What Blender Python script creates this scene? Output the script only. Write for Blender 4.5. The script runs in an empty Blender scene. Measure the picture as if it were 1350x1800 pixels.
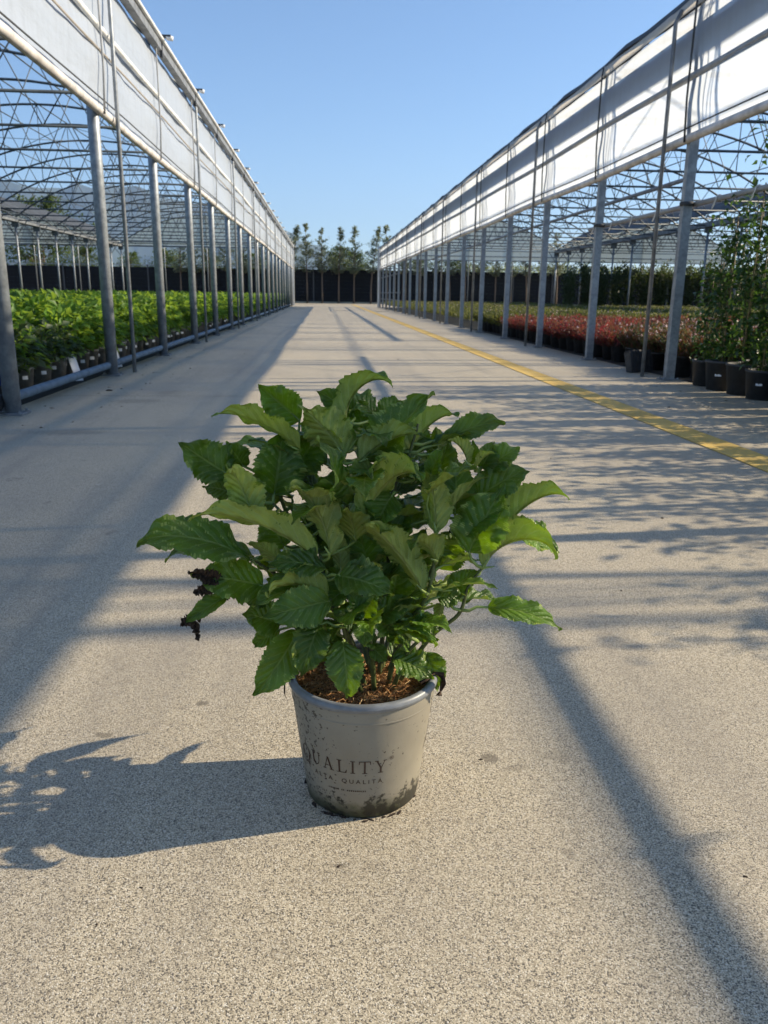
import bpy, math, random
import numpy as np
from mathutils import Matrix, Vector

# ------------------------------------------------------------------ camera, sky, sun, exposure
SC = bpy.context.scene
COL = SC.collection
F_PX, YAW, PITCH, ROLL, CAM_H = 1407.2, .0760477, .2658067, .0123645, .92
def cam_axes():
    cy, sy, cp, sp = math.cos(YAW), math.sin(YAW), math.cos(PITCH), math.sin(PITCH)
    f = np.array([sy*cp, cy*cp, -sp]); r = np.array([cy, -sy, 0.]); d = np.cross(f, r)
    r2 = math.cos(ROLL)*r - math.sin(ROLL)*d
    return np.array([r2, np.cross(f, r2), f])
CM = cam_axes()
cam_data = bpy.data.cameras.new('camera')
cam = bpy.data.objects.new('camera', cam_data); COL.objects.link(cam)
cam_data.sensor_fit = 'VERTICAL'; cam_data.sensor_height = 36.0; cam_data.sensor_width = 27.0
cam_data.lens = F_PX/1800*36
cam_data.clip_start = .05; cam_data.clip_end = 40000
cam_data.dof.use_dof = True; cam_data.dof.focus_distance = 1.42; cam_data.dof.aperture_fstop = 11.0
mw = Matrix.Identity(4)
for i in range(3):
    mw[i][0] = CM[0][i]; mw[i][1] = -CM[1][i]; mw[i][2] = -CM[2][i]
mw[2][3] = CAM_H
cam.matrix_world = mw
SC.camera = cam

SUN = Vector((1.83, .19, 1.0)).normalized()
elev = math.asin(SUN.z); azim = math.atan2(SUN.x, SUN.y)
world = bpy.data.worlds.new('World'); SC.world = world; world.use_nodes = True
wn = world.node_tree; wn.nodes.clear()
sky = wn.nodes.new('ShaderNodeTexSky'); sky.sky_type = 'NISHITA'; sky.sun_disc = False
sky.sun_elevation = elev; sky.sun_rotation = azim
sky.altitude = 100; sky.air_density = 1.0; sky.dust_density = .1; sky.ozone_density = 5.5
bg = wn.nodes.new('ShaderNodeBackground'); bg.inputs['Strength'].default_value = .10
wo = wn.nodes.new('ShaderNodeOutputWorld')
wn.links.new(sky.outputs[0], bg.inputs[0]); wn.links.new(bg.outputs[0], wo.inputs[0])
sd = bpy.data.lights.new('sun', 'SUN'); sd.energy = 5.0; sd.angle = math.radians(.53); sd.color = (1, .86, .64)
sun = bpy.data.objects.new('sun', sd); COL.objects.link(sun)
sun.rotation_euler = (-SUN).to_track_quat('-Z', 'Y').to_euler(); sun.location = (20, 2, 20)
vs = SC.view_settings
vs.view_transform = 'Standard'; vs.look = 'None'; vs.exposure = .84; vs.gamma = 1.0; vs.use_curve_mapping = False
SC.render.engine = 'CYCLES'
SC.cycles.use_denoising = True
SC.cycles.max_bounces = 8; SC.cycles.transparent_max_bounces = 24; SC.cycles.volume_bounces = 1
SC.cycles.caustics_reflective = False; SC.cycles.caustics_refractive = False
SC.cycles.sample_clamp_indirect = 6

# ------------------------------------------------------------------ helpers
rng = np.random.default_rng(7)
random.seed(7)
def ray(px, py):
    return CM.T @ np.array([(px-675)/F_PX, (py-900)/F_PX, 1.])
def at_y(px, py, Y):
    d = ray(px, py); return np.array([0, 0, CAM_H]) + d*(Y/d[1])
def at_x(px, py, X):
    d = ray(px, py); return np.array([0, 0, CAM_H]) + d*(X/d[0])
def on_ground(px, py, z=0.):
    d = ray(px, py); return np.array([0, 0, CAM_H]) + d*((z-CAM_H)/d[2])
def to_px(P):
    c = CM @ (np.asarray(P, float)-[0, 0, CAM_H])
    return 675+F_PX*c[0]/c[2], 900+F_PX*c[1]/c[2], c[2]

def tag(o, label=None, cat=None, group=None, kind=None):
    if label: o['label'] = label
    if cat: o['category'] = cat
    if group: o['group'] = group
    if kind: o['kind'] = kind
    return o
def empty(name, loc=(0, 0, 0), rz=0.):
    o = bpy.data.objects.new(name, None); COL.objects.link(o)
    o.location = loc; o.rotation_euler = (0, 0, rz); o.empty_display_size = .1
    return o
def obj(name, mesh, parent=None, loc=None, rz=None, rot=None):
    o = bpy.data.objects.new(name, mesh); COL.objects.link(o)
    if parent is not None: o.parent = parent
    if loc is not None: o.location = loc
    if rz is not None: o.rotation_euler = (0, 0, rz)
    if rot is not None: o.rotation_euler = rot
    return o
def np_mesh(name, V, Fc, mats, mi=None, smooth=False, uv=None):
    """V (n,3); Fc array (m,k) of one polygon size or list of lists"""
    me = bpy.data.meshes.new(name)
    V = np.asarray(V, np.float32)
    if isinstance(Fc, np.ndarray):
        m, k = Fc.shape
        me.vertices.add(len(V)); me.vertices.foreach_set('co', V.ravel())
        me.loops.add(m*k); me.loops.foreach_set('vertex_index', Fc.astype(np.int32).ravel())
        me.polygons.add(m); me.polygons.foreach_set('loop_start', np.arange(m, dtype=np.int32)*k)
        me.polygons.foreach_set('loop_total', np.full(m, k, np.int32))
    else:
        me.from_pydata([tuple(map(float, v)) for v in V], [], [list(map(int, f)) for f in Fc])
    for mt in (mats if isinstance(mats, (list, tuple)) else [mats]): me.materials.append(mt)
    if mi is not None: me.polygons.foreach_set('material_index', np.asarray(mi, np.int32))
    if smooth: me.polygons.foreach_set('use_smooth', np.ones(len(me.polygons), bool))
    if uv is not None:
        l = me.uv_layers.new(name='UVMap')
        vi = np.empty(len(me.loops), np.int32); me.loops.foreach_get('vertex_index', vi)
        l.data.foreach_set('uv', np.asarray(uv, np.float32)[vi].ravel())
    me.update(calc_edges=True); me.validate()
    return me
class MB:
    def __init__(s): s.v = []; s.f = []; s.m = []
    def add(s, v, f, m=0):
        o = len(s.v); s.v += [tuple(map(float, p)) for p in v]; s.f += [[i+o for i in q] for q in f]; s.m += [m]*len(f)
    def box(s, c, d, m=0, R=None, bev=0.):
        x, y, z = d[0]/2, d[1]/2, d[2]/2
        pts = [(-x,-y,-z),(x,-y,-z),(x,y,-z),(-x,y,-z),(-x,-y,z),(x,-y,z),(x,y,z),(-x,y,z)]
        if R is not None: pts = [tuple(R @ Vector(p)) for p in pts]
        s.add([(p[0]+c[0], p[1]+c[1], p[2]+c[2]) for p in pts],
              [(0,3,2,1),(4,5,6,7),(0,1,5,4),(1,2,6,5),(2,3,7,6),(3,0,4,7)], m)
    def tube(s, pts, r, n=8, m=0, cap=True):
        pts = [np.asarray(p, float) for p in pts]; k = len(pts)
        rr = r if hasattr(r, '__len__') else [r]*k
        vv = []; ref = None
        for i in range(k):
            t = pts[min(i+1, k-1)]-pts[max(i-1, 0)]; t = t/(np.linalg.norm(t)+1e-12)
            if ref is None:
                ref = np.array([0, 0, 1.]) if abs(t[2]) < .9 else np.array([1., 0, 0])
            a = np.cross(t, ref); a /= np.linalg.norm(a)+1e-12; b = np.cross(t, a); ref = -b if np.dot(-b, ref) > 0 else b
            for j in range(n):
                th = 2*math.pi*j/n; vv.append(pts[i]+rr[i]*(math.cos(th)*a+math.sin(th)*b))
        ff = [(i*n+j, i*n+(j+1) % n, (i+1)*n+(j+1) % n, (i+1)*n+j) for i in range(k-1) for j in range(n)]
        if cap: ff += [tuple(range(n-1, -1, -1)), tuple((k-1)*n+j for j in range(n))]
        s.add(vv, ff, m)
    def lathe(s, prof, n=32, m=0):
        vv = [(r*math.cos(2*math.pi*j/n), r*math.sin(2*math.pi*j/n), z) for r, z in prof for j in range(n)]
        k = len(prof)
        s.add(vv, [(i*n+j, i*n+(j+1) % n, (i+1)*n+(j+1) % n, (i+1)*n+j) for i in range(k-1) for j in range(n)], m)
    def mesh(s, name, mats, smooth=False):
        me = np_mesh(name, s.v, s.f, mats, s.m, smooth); return me

# ------------------------------------------------------------------ materials
def new_mat(name):
    m = bpy.data.materials.new(name); m.use_nodes = True; nt = m.node_tree; nt.nodes.clear()
    out = nt.nodes.new('ShaderNodeOutputMaterial'); return m, nt, out
def N(nt, t, **kw):
    n = nt.nodes.new(t)
    for k, v in kw.items():
        if k in n.inputs: n.inputs[k].default_value = v
        else: setattr(n, k, v)
    return n
def mathn(nt, op, a, b=None, c=None, clamp=False):
    n = nt.nodes.new('ShaderNodeMath'); n.operation = op; n.use_clamp = clamp
    for i, x in enumerate((a, b, c)):
        if x is None: continue
        if hasattr(x, 'is_output'): nt.links.new(x, n.inputs[i])
        else: n.inputs[i].default_value = x
    return n.outputs[0]
def mixc(nt, fac, a, b, blend='MIX'):
    n = nt.nodes.new('ShaderNodeMix'); n.data_type = 'RGBA'; n.blend_type = blend
    for sck, x in ((n.inputs[0], fac), (n.inputs[6], a), (n.inputs[7], b)):
        if hasattr(x, 'is_output'): nt.links.new(x, sck)
        elif isinstance(x, (tuple, list)): sck.default_value = (*x[:3], 1)
        else: sck.default_value = x
    return n.outputs[2]
def ramp(nt, fac, lo, hi):
    n = nt.nodes.new('ShaderNodeMapRange'); n.clamp = True; n.interpolation_type = 'SMOOTHSTEP'
    nt.links.new(fac, n.inputs[0]); n.inputs[1].default_value = lo; n.inputs[2].default_value = hi
    return n.outputs[0]
def noise(nt, vec, scale, detail=3., rough=.55):
    n = nt.nodes.new('ShaderNodeTexNoise'); n.inputs['Scale'].default_value = scale; n.inputs['Detail'].default_value = detail
    n.inputs['Roughness'].default_value = rough
    if vec is not None: nt.links.new(vec, n.inputs['Vector'])
    return n.outputs[0]
def coords(nt, kind='Object'):
    return nt.nodes.new('ShaderNodeTexCoord').outputs[kind]
def bump(nt, h, strength, dist):
    b = nt.nodes.new('ShaderNodeBump'); b.inputs['Strength'].default_value = strength; b.inputs['Distance'].default_value = dist
    nt.links.new(h, b.inputs['Height']); return b.outputs[0]
def simple(name, col, rough=.6, metal=0., var=.15, vscale=8., bumpd=0., spec=.5):
    m, nt, out = new_mat(name)
    p = N(nt, 'ShaderNodeBsdfPrincipled', Roughness=rough, Metallic=metal); p.inputs['Specular IOR Level'].default_value = spec
    v = coords(nt); nz = noise(nt, v, vscale, 4.)
    c = mixc(nt, ramp(nt, nz, .3, .7), tuple(x*(1-var) for x in col), tuple(min(1, x*(1+var)) for x in col))
    nt.links.new(c, p.inputs['Base Color'])
    if bumpd:
        nt.links.new(bump(nt, noise(nt, v, vscale*4, 3.), .6, bumpd), p.inputs['Normal'])
    nt.links.new(p.outputs[0], out.inputs[0]); return m
def leafy(name, col, trans, fac=.35, rough=.5, var=.35, spec=.4):
    """simple single-layer foliage with translucency, tint varies from leaf region to leaf region and plant to plant"""
    m, nt, out = new_mat(name)
    oi = nt.nodes.new('ShaderNodeObjectInfo'); v = coords(nt)
    nz = noise(nt, v, 9., 2.)
    k = mathn(nt, 'ADD', mathn(nt, 'MULTIPLY', ramp(nt, nz, .25, .75), .7), mathn(nt, 'MULTIPLY', oi.outputs['Random'], .3))
    c = mixc(nt, k, tuple(x*(1-var) for x in col), tuple(x*(1+var) for x in col))
    t = mixc(nt, k, tuple(x*(1-var) for x in trans), tuple(min(1, x*(1+var)) for x in trans))
    p = N(nt, 'ShaderNodeBsdfPrincipled', Roughness=rough); p.inputs['Specular IOR Level'].default_value = spec
    nt.links.new(c, p.inputs['Base Color'])
    tr = nt.nodes.new('ShaderNodeBsdfTranslucent'); nt.links.new(t, tr.inputs[0])
    mx = nt.nodes.new('ShaderNodeMixShader'); mx.inputs[0].default_value = fac
    nt.links.new(p.outputs[0], mx.inputs[1]); nt.links.new(tr.outputs[0], mx.inputs[2]); nt.links.new(mx.outputs[0], out.inputs[0])
    return m

def mat_concrete():
    m, nt, out = new_mat('washed_concrete')
    v = coords(nt, 'Object')
    vor = N(nt, 'ShaderNodeTexVoronoi'); vor.inputs['Scale'].default_value = 560; nt.links.new(v, vor.inputs['Vector'])
    sep = nt.nodes.new('ShaderNodeSeparateColor'); nt.links.new(vor.outputs['Color'], sep.inputs[0])
    c = mixc(nt, ramp(nt, sep.outputs[0], 0., 1.), (.285, .238, .16), (.70, .61, .45))
    c = mixc(nt, mathn(nt, 'GREATER_THAN', sep.outputs[1], .83), c, (.085, .075, .06))      # dark aggregate chips
    c = mixc(nt, mathn(nt, 'GREATER_THAN', sep.outputs[2], .95), c, (.74, .69, .58))        # pale chips
    vor2 = N(nt, 'ShaderNodeTexVoronoi'); vor2.inputs['Scale'].default_value = 230; nt.links.new(v, vor2.inputs['Vector'])
    sep2 = nt.nodes.new('ShaderNodeSeparateColor'); nt.links.new(vor2.outputs['Color'], sep2.inputs[0])
    c = mixc(nt, mathn(nt, 'MULTIPLY', mathn(nt, 'GREATER_THAN', sep2.outputs[0], .93), ramp(nt, vor2.outputs['Distance'], .55, .25)), c, (.075, .065, .055))
    fine = noise(nt, v, 800, 2.)
    c = mixc(nt, mathn(nt, 'MULTIPLY', ramp(nt, fine, .55, .70), .8), c, (.19, .16, .115))
    # weathering: broad patches, wheel-worn streaks along the lane, drip marks and old stains
    big = noise(nt, v, .7, 6., .62)
    c = mixc(nt, mathn(nt, 'MULTIPLY', ramp(nt, big, .40, .70), .42), c, (.27, .24, .20))
    mp = N(nt, 'ShaderNodeMapping'); mp.inputs['Scale'].default_value = (1.6, .12, 1.); nt.links.new(v, mp.inputs[0])
    c = mixc(nt, mathn(nt, 'MULTIPLY', ramp(nt, noise(nt, mp.outputs[0], 1.3, 5., .6), .48, .68), .42), c, (.23, .205, .17))
    mid = noise(nt, v, 7., 5., .65)
    c = mixc(nt, mathn(nt, 'MULTIPLY', ramp(nt, mid, .56, .74), .32), c, (.20, .17, .125))
    blot = noise(nt, v, 4.3, 3., .5)
    c = mixc(nt, mathn(nt, 'MULTIPLY', ramp(nt, blot, .68, .74), .55), c, (.13, .11, .08))
    # a few soil stains round the pot
    wob = noise(nt, v, 40., 4., .6); spx = nt.nodes.new('ShaderNodeSeparateXYZ'); nt.links.new(v, spx.inputs[0])
    for (px, py, sx, sy, k) in STAINS:
        q = on_ground(px, py)
        dx = mathn(nt, 'DIVIDE', mathn(nt, 'SUBTRACT', spx.outputs[0], float(q[0]-LANE_C[0])), sx)
        dy = mathn(nt, 'DIVIDE', mathn(nt, 'SUBTRACT', spx.outputs[1], float(q[1]-LANE_C[1])), sy)
        d = mathn(nt, 'ADD', mathn(nt, 'SQRT', mathn(nt, 'ADD', mathn(nt, 'MULTIPLY', dx, dx), mathn(nt, 'MULTIPLY', dy, dy))), mathn(nt, 'MULTIPLY', mathn(nt, 'SUBTRACT', wob, .5), 2.2))
        c = mixc(nt, mathn(nt, 'MULTIPLY', mathn(nt, 'SUBTRACT', 1., ramp(nt, d, .55, 1.05)), k), c, (.12, .10, .07))
    p = N(nt, 'ShaderNodeBsdfPrincipled', Roughness=.6); p.inputs['Specular IOR Level'].default_value = .45
    nt.links.new(c, p.inputs['Base Color'])
    h = mathn(nt, 'ADD', mathn(nt, 'MULTIPLY', vor.outputs['Distance'], -1.), mathn(nt, 'MULTIPLY', fine, .5))
    nt.links.new(bump(nt, h, .5, .0012), p.inputs['Normal'])
    nt.links.new(p.outputs[0], out.inputs[0]); return m
STAINS = ((355, 1237, .018, .016, .7), (182, 1292, .022, .014, .6), (860, 1332, .020, .020, .65), (906, 1350, .03, .016, .35), (595, 1522, .012, .010, .45), (980, 1330, .03, .03, .25), (1000, 1500, .014, .02, .35),
          (240, 705, .25, .16, .35), (300, 690, .16, .2, .3), (120, 760, .3, .12, .35))
LANE_C = (0., 0.)
def mat_yellow():
    m, nt, out = new_mat('worn_yellow_paint')
    v = coords(nt)
    wear = ramp(nt, noise(nt, v, 45., 6., .7), .52, .66)
    wear2 = ramp(nt, noise(nt, v, 300., 2., .6), .60, .70)
    c = mixc(nt, ramp(nt, noise(nt, v, 3., 4.), .3, .7), (.56, .36, .07), (.68, .46, .105))
    c = mixc(nt, mathn(nt, 'MULTIPLY', mathn(nt, 'MAXIMUM', wear, wear2), .85), c, (.34, .29, .20))
    p = N(nt, 'ShaderNodeBsdfPrincipled', Roughness=.75); nt.links.new(c, p.inputs['Base Color'])
    nt.links.new(bump(nt, noise(nt, v, 300., 2.), .4, .001), p.inputs['Normal'])
    nt.links.new(p.outputs[0], out.inputs[0]); return m
def mat_curtain(name, col, dirt, fac, transp=.0):
    m, nt, out = new_mat(name)
    v = coords(nt)
    mp = N(nt, 'ShaderNodeMapping'); mp.inputs['Scale'].default_value = (1., 3.2, .45); nt.links.new(v, mp.inputs[0])
    st = ramp(nt, noise(nt, mp.outputs[0], 2.2, 6., .65), .42, .75)
    mo = ramp(nt, noise(nt, v, 7., 5., .6), .48, .8)
    c = mixc(nt, mathn(nt, 'MULTIPLY', mathn(nt, 'ADD', mathn(nt, 'MULTIPLY', st, .55), mathn(nt, 'MULTIPLY', mo, .45)), .55), col, dirt)
    p = N(nt, 'ShaderNodeBsdfPrincipled', Roughness=.38); p.inputs['Specular IOR Level'].default_value = .35
    nt.links.new(c, p.inputs['Base Color'])
    mp2 = N(nt, 'ShaderNodeMapping'); mp2.inputs['Scale'].default_value = (1., .8, 2.6); nt.links.new(v, mp2.inputs[0])
    nt.links.new(bump(nt, noise(nt, mp2.outputs[0], 2.5, 3.), .5, .03), p.inputs['Normal'])
    tr = nt.nodes.new('ShaderNodeBsdfTranslucent'); nt.links.new(c, tr.inputs[0])
    mx = nt.nodes.new('ShaderNodeMixShader'); mx.inputs[0].default_value = fac
    nt.links.new(p.outputs[0], mx.inputs[1]); nt.links.new(tr.outputs[0], mx.inputs[2])
    last = mx
    if transp:
        tp = nt.nodes.new('ShaderNodeBsdfTransparent'); m2 = nt.nodes.new('ShaderNodeMixShader'); m2.inputs[0].default_value = transp
        nt.links.new(mx.outputs[0], m2.inputs[1]); nt.links.new(tp.outputs[0], m2.inputs[2]); last = m2
    nt.links.new(last.outputs[0], out.inputs[0]); return m
def mat_film():
    m, nt, out = new_mat('clear_roof_film')
    p = N(nt, 'ShaderNodeBsdfPrincipled', Roughness=.25); p.inputs['Base Color'].default_value = (.7, .74, .78, 1)
    tp = nt.nodes.new('ShaderNodeBsdfTransparent')
    mx = nt.nodes.new('ShaderNodeMixShader'); mx.inputs[0].default_value = .965
    nt.links.new(p.outputs[0], mx.inputs[1]); nt.links.new(tp.outputs[0], mx.inputs[2]); nt.links.new(mx.outputs[0], out.inputs[0]); return m
def mat_steel():
    m, nt, out = new_mat('galvanised_steel')
    v = coords(nt)
    nz = noise(nt, v, 14., 5., .65)
    c = mixc(nt, ramp(nt, nz, .3, .7), (.21, .23, .25), (.34, .37, .40))
    p = N(nt, 'ShaderNodeBsdfPrincipled', Metallic=.35, Roughness=.48); nt.links.new(c, p.inputs['Base Color'])
    nt.links.new(p.outputs[0], out.inputs[0]); return m
def mat_hleaf(name, base, vein, trans, fac, rough, spec, vstr):
    """large hydrangea leaf: veins from the leaf's own UV (u along the midrib, v across)"""
    m, nt, out = new_mat(name)
    uv = nt.nodes.new('ShaderNodeUVMap'); sp = nt.nodes.new('ShaderNodeSeparateXYZ'); nt.links.new(uv.outputs[0], sp.inputs[0])
    u, w = sp.outputs[0], sp.outputs[1]
    a = mathn(nt, 'ABSOLUTE', mathn(nt, 'SUBTRACT', mathn(nt, 'MULTIPLY', w, 2.), 1.))
    vo = coords(nt); nz = noise(nt, vo, 60., 3.)
    side = mathn(nt, 'MULTIPLY', mathn(nt, 'GREATER_THAN', w, .5), .45)
    k = mathn(nt, 'MULTIPLY', mathn(nt, 'SUBTRACT', u, mathn(nt, 'MULTIPLY', mathn(nt, 'POWER', a, .85), .27)), 8.)
    k = mathn(nt, 'ADD', mathn(nt, 'ADD', k, side), mathn(nt, 'MULTIPLY', nz, .35))
    fr = mathn(nt, 'ABSOLUTE', mathn(nt, 'SUBTRACT', mathn(nt, 'FRACT', k), .5))
    sv = mathn(nt, 'SUBTRACT', 1., ramp(nt, fr, .02, .11))
    sv = mathn(nt, 'MULTIPLY', sv, mathn(nt, 'SUBTRACT', 1., mathn(nt, 'MULTIPLY', a, .75)))
    mr = mathn(nt, 'SUBTRACT', 1., ramp(nt, a, .025, .075))
    edge = ramp(nt, a, .955, 1.0)
    vm = mathn(nt, 'MAXIMUM', mathn(nt, 'MULTIPLY', sv, .75), mr)
    vm = mathn(nt, 'MAXIMUM', vm, mathn(nt, 'MULTIPLY', edge, .6))
    vor = N(nt, 'ShaderNodeTexVoronoi', feature='DISTANCE_TO_EDGE'); vor.inputs['Scale'].default_value = 190; nt.links.new(vo, vor.inputs['Vector'])
    net = mathn(nt, 'SUBTRACT', 1., ramp(nt, vor.outputs[0], .0, .16))
    oi = nt.nodes.new('ShaderNodeObjectInfo')
    tint = mathn(nt, 'ADD', mathn(nt, 'MULTIPLY', oi.outputs['Random'], .5), mathn(nt, 'MULTIPLY', ramp(nt, noise(nt, vo, 22., 3.), .3, .7), .5))
    c = mixc(nt, tint, tuple(x*.60 for x in base), (base[0]*1.75, base[1]*1.50, base[2]*1.2))
    c = mixc(nt, mathn(nt, 'MULTIPLY', net, .16), c, vein)
    c = mixc(nt, mathn(nt, 'MULTIPLY', vm, vstr), c, vein)
    t = mixc(nt, tint, tuple(x*.8 for x in trans), tuple(min(1, x*1.15) for x in trans))
    t = mixc(nt, mathn(nt, 'MULTIPLY', vm, .35), t, (.75, .85, .35))
    p = N(nt, 'ShaderNodeBsdfPrincipled', Roughness=rough); p.inputs['Specular IOR Level'].default_value = spec
    nt.links.new(c, p.inputs['Base Color'])
    hgt = mathn(nt, 'SUBTRACT', mathn(nt, 'MULTIPLY', fr, 1.6), mathn(nt, 'MULTIPLY', mr, .8))
    hgt = mathn(nt, 'ADD', hgt, mathn(nt, 'MULTIPLY', net, -.12))
    nb = bump(nt, hgt, .8, .0035); nt.links.new(nb, p.inputs['Normal'])
    tr = nt.nodes.new('ShaderNodeBsdfTranslucent'); nt.links.new(t, tr.inputs[0])
    mx = nt.nodes.new('ShaderNodeMixShader'); mx.inputs[0].default_value = fac
    nt.links.new(p.outputs[0], mx.inputs[1]); nt.links.new(tr.outputs[0], mx.inputs[2]); nt.links.new(mx.outputs[0], out.inputs[0])
    return m
def mat_pot():
    m, nt, out = new_mat('taupe_pot_plastic')
    v = coords(nt); sp = nt.nodes.new('ShaderNodeSeparateXYZ'); nt.links.new(v, sp.inputs[0]); z = sp.outputs[2]
    c = mixc(nt, ramp(nt, noise(nt, v, 9., 4.), .3, .7), (.225, .202, .155), (.275, .248, .190))
    low = mathn(nt, 'SUBTRACT', 1., ramp(nt, z, .0, .085))
    film = ramp(nt, mathn(nt, 'ADD', mathn(nt, 'MULTIPLY', low, .42), mathn(nt, 'MULTIPLY', noise(nt, v, 24., 7., .75), .95)), .66, .98)
    c = mixc(nt, mathn(nt, 'MULTIPLY', film, .8), c, (.062, .072, .022))
    foot = mathn(nt, 'SUBTRACT', 1., ramp(nt, mathn(nt, 'ADD', z, mathn(nt, 'MULTIPLY', noise(nt, v, 30., 5., .7), -.035)), -.012, .022))
    c = mixc(nt, mathn(nt, 'MULTIPLY', foot, .85), c, (.030, .034, .012))
    spots = ramp(nt, mathn(nt, 'ADD', mathn(nt, 'MULTIPLY', mathn(nt, 'MULTIPLY', low, ramp(nt, noise(nt, v, 14., 3.), .25, .65)), .36), noise(nt, v, 85., 6., .68)), .64, .76)
    c = mixc(nt, mathn(nt, 'MULTIPLY', spots, .92), c, (.016, .015, .010))
    # small splashes all over and a dirtier side
    sx = mathn(nt, 'MULTIPLY', mathn(nt, 'SUBTRACT', 1., ramp(nt, sp.outputs[0], -.13, -.03)), .13)
    sm = ramp(nt, mathn(nt, 'ADD', noise(nt, v, 120., 4., .6), sx), .655, .69)
    c = mixc(nt, mathn(nt, 'MULTIPLY', sm, .85), c, (.045, .030, .018))
    p = N(nt, 'ShaderNodeBsdfPrincipled', Roughness=.52); nt.links.new(c, p.inputs['Base Color'])
    nt.links.new(bump(nt, noise(nt, v, 75., 5., .62), .25, .0012), p.inputs['Normal'])
    nt.links.new(p.outputs[0], out.inputs[0]); return m

M = dict(
    concrete=mat_concrete(), yellow=mat_yellow(), steel=mat_steel(), film=mat_film(), pot=mat_pot(),
    curtain=mat_curtain('white_curtain_film', (.50, .55, .62), (.34, .37, .41), .25),
    curtain_far=mat_curtain('milky_curtain_film', (.74, .80, .88), (.60, .63, .66), .72, .12),
    gable=mat_curtain('pale_gable_sheet', (.84, .88, .85), (.70, .75, .71), .70),
    strip=mat_curtain('aged_cream_flap', (.62, .58, .52), (.42, .38, .33), .45),
    netting=simple('dark_shade_net', (.055, .062, .072), .8, var=.3, vscale=1.5),
    white_tube=simple('dirty_white_tube', (.62, .59, .56), .5, var=.25, vscale=5.),
    grey_tube=simple('grey_plastic_tube', (.30, .31, .32), .5, var=.15),
    bluegrey_pipe=simple('blue_grey_pipe', (.16, .21, .26), .4, var=.2),
    dark_cord=simple('dark_cord', (.05, .055, .06), .7),
    truss=simple('truss_steel', (.085, .10, .11), .5, .3, var=.3, vscale=3.),
    gutter=simple('zinc_gutter', (.20, .21, .22), .55, .2, var=.3),
    white_edge=simple('white_gutter_edge', (.78, .78, .76), .5),
    black_plastic=simple('black_plastic', (.012, .013, .015), .5),
    blue_plastic=simple('blue_hose', (.012, .04, .22), .45),
    bed_pot=simple('grey_bed_pot', (.24, .225, .195), .6, var=.25, vscale=20.),
    dark_pot=simple('dark_nursery_pot', (.032, .034, .037), .55, var=.25, vscale=20.),
    sticker=simple('white_sticker', (.72, .73, .75), .5, var=.05),
    weed_mat=simple('black_weed_mat', (.022, .023, .022), .9, var=.4, vscale=3.),
    soil=simple('dark_peat', (.035, .022, .014), .95, var=.5, vscale=90., bumpd=.004),
    coir=simple('coir_fibre', (.36, .18, .065), .8, var=.55, vscale=120.),
    coir_pale=simple('pale_straw', (.52, .36, .18), .7, var=.3, vscale=60.),
    field=simple('field_ground', (.09, .085, .05), .95, var=.4, vscale=.05),
    fence=simple('navy_black_fence_board', (.004, .0052, .0085), .7, var=.35, vscale=2., spec=.2),
    fence_post=simple('fence_post_grey', (.06, .065, .07), .5),
    bark=simple('pale_bark', (.16, .115, .08), .9, var=.35, vscale=12., bumpd=.01),
    stem=simple('olive_woody_stem', (.075, .095, .025), .55, var=.4, vscale=40.),
    petiole=simple('green_petiole', (.21, .29, .075), .5, var=.25, vscale=40.),
    withered=simple('withered_brown_leaf', (.055, .032, .018), .85, var=.5, vscale=90., bumpd=.003),
    cane=simple('bamboo_cane', (.22, .17, .085), .6, var=.3, vscale=15.),
    print_brown=simple('brown_pot_print', (.052, .028, .018), .6, var=.25, vscale=70.),
    rim=simple('grey_pot_rim', (.175, .185, .195), .42, var=.18, vscale=30.),
    moss=simple('mossy_crumb', (.022, .022, .010), .9, var=.5, vscale=60.),
    hydr=leafy('bed_hydrangea_leaf', (.080, .165, .022), (.36, .53, .055), .40),
    hydr_dark=leafy('bed_dark_leaf', (.045, .075, .028), (.14, .20, .05), .30),
    perennial=leafy('perennial_green', (.042, .058, .020), (.12, .15, .04), .35),
    red_leaf=leafy('red_stem_leaf', (.125, .022, .026), (.36, .06, .06), .40),
    redbrown=leafy('rust_leaf', (.095, .045, .028), (.26, .11, .05), .38),
    yellow_leaf=leafy('yellow_green_leaf', (.12, .125, .026), (.30, .31, .06), .40),
    petal=leafy('pale_pink_petal', (.78, .60, .64), (.8, .6, .62), .35, var=.12),
    climb=leafy('climber_leaf', (.030, .070, .018), (.12, .24, .03), .28, rough=.35),
    shrub_far=leafy('tall_shrub_leaf', (.045, .070, .020), (.14, .20, .04), .3),
    tree_leaf=leafy('slim_tree_leaf', (.16, .18, .115), (.36, .41, .22), .42),
    broad_leaf=leafy('broad_tree_leaf', (.060, .095, .022), (.20, .28, .05), .3),
    corn_leaf=leafy('maize_leaf', (.19, .22, .055), (.38, .42, .10), .4),
    hill=simple('wooded_hillside', (.045, .060, .035), .95, var=.3, vscale=.004),
    leaf_top=mat_hleaf('leaf_upper_side', (.044, .106, .018), (.26, .36, .10), (.58, .82, .05), .38, .36, .55, .78),
    leaf_under=mat_hleaf('leaf_under_side', (.30, .40, .11), (.50, .59, .24), (.70, .86, .10), .38, .45, .30, .55),
)

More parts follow.
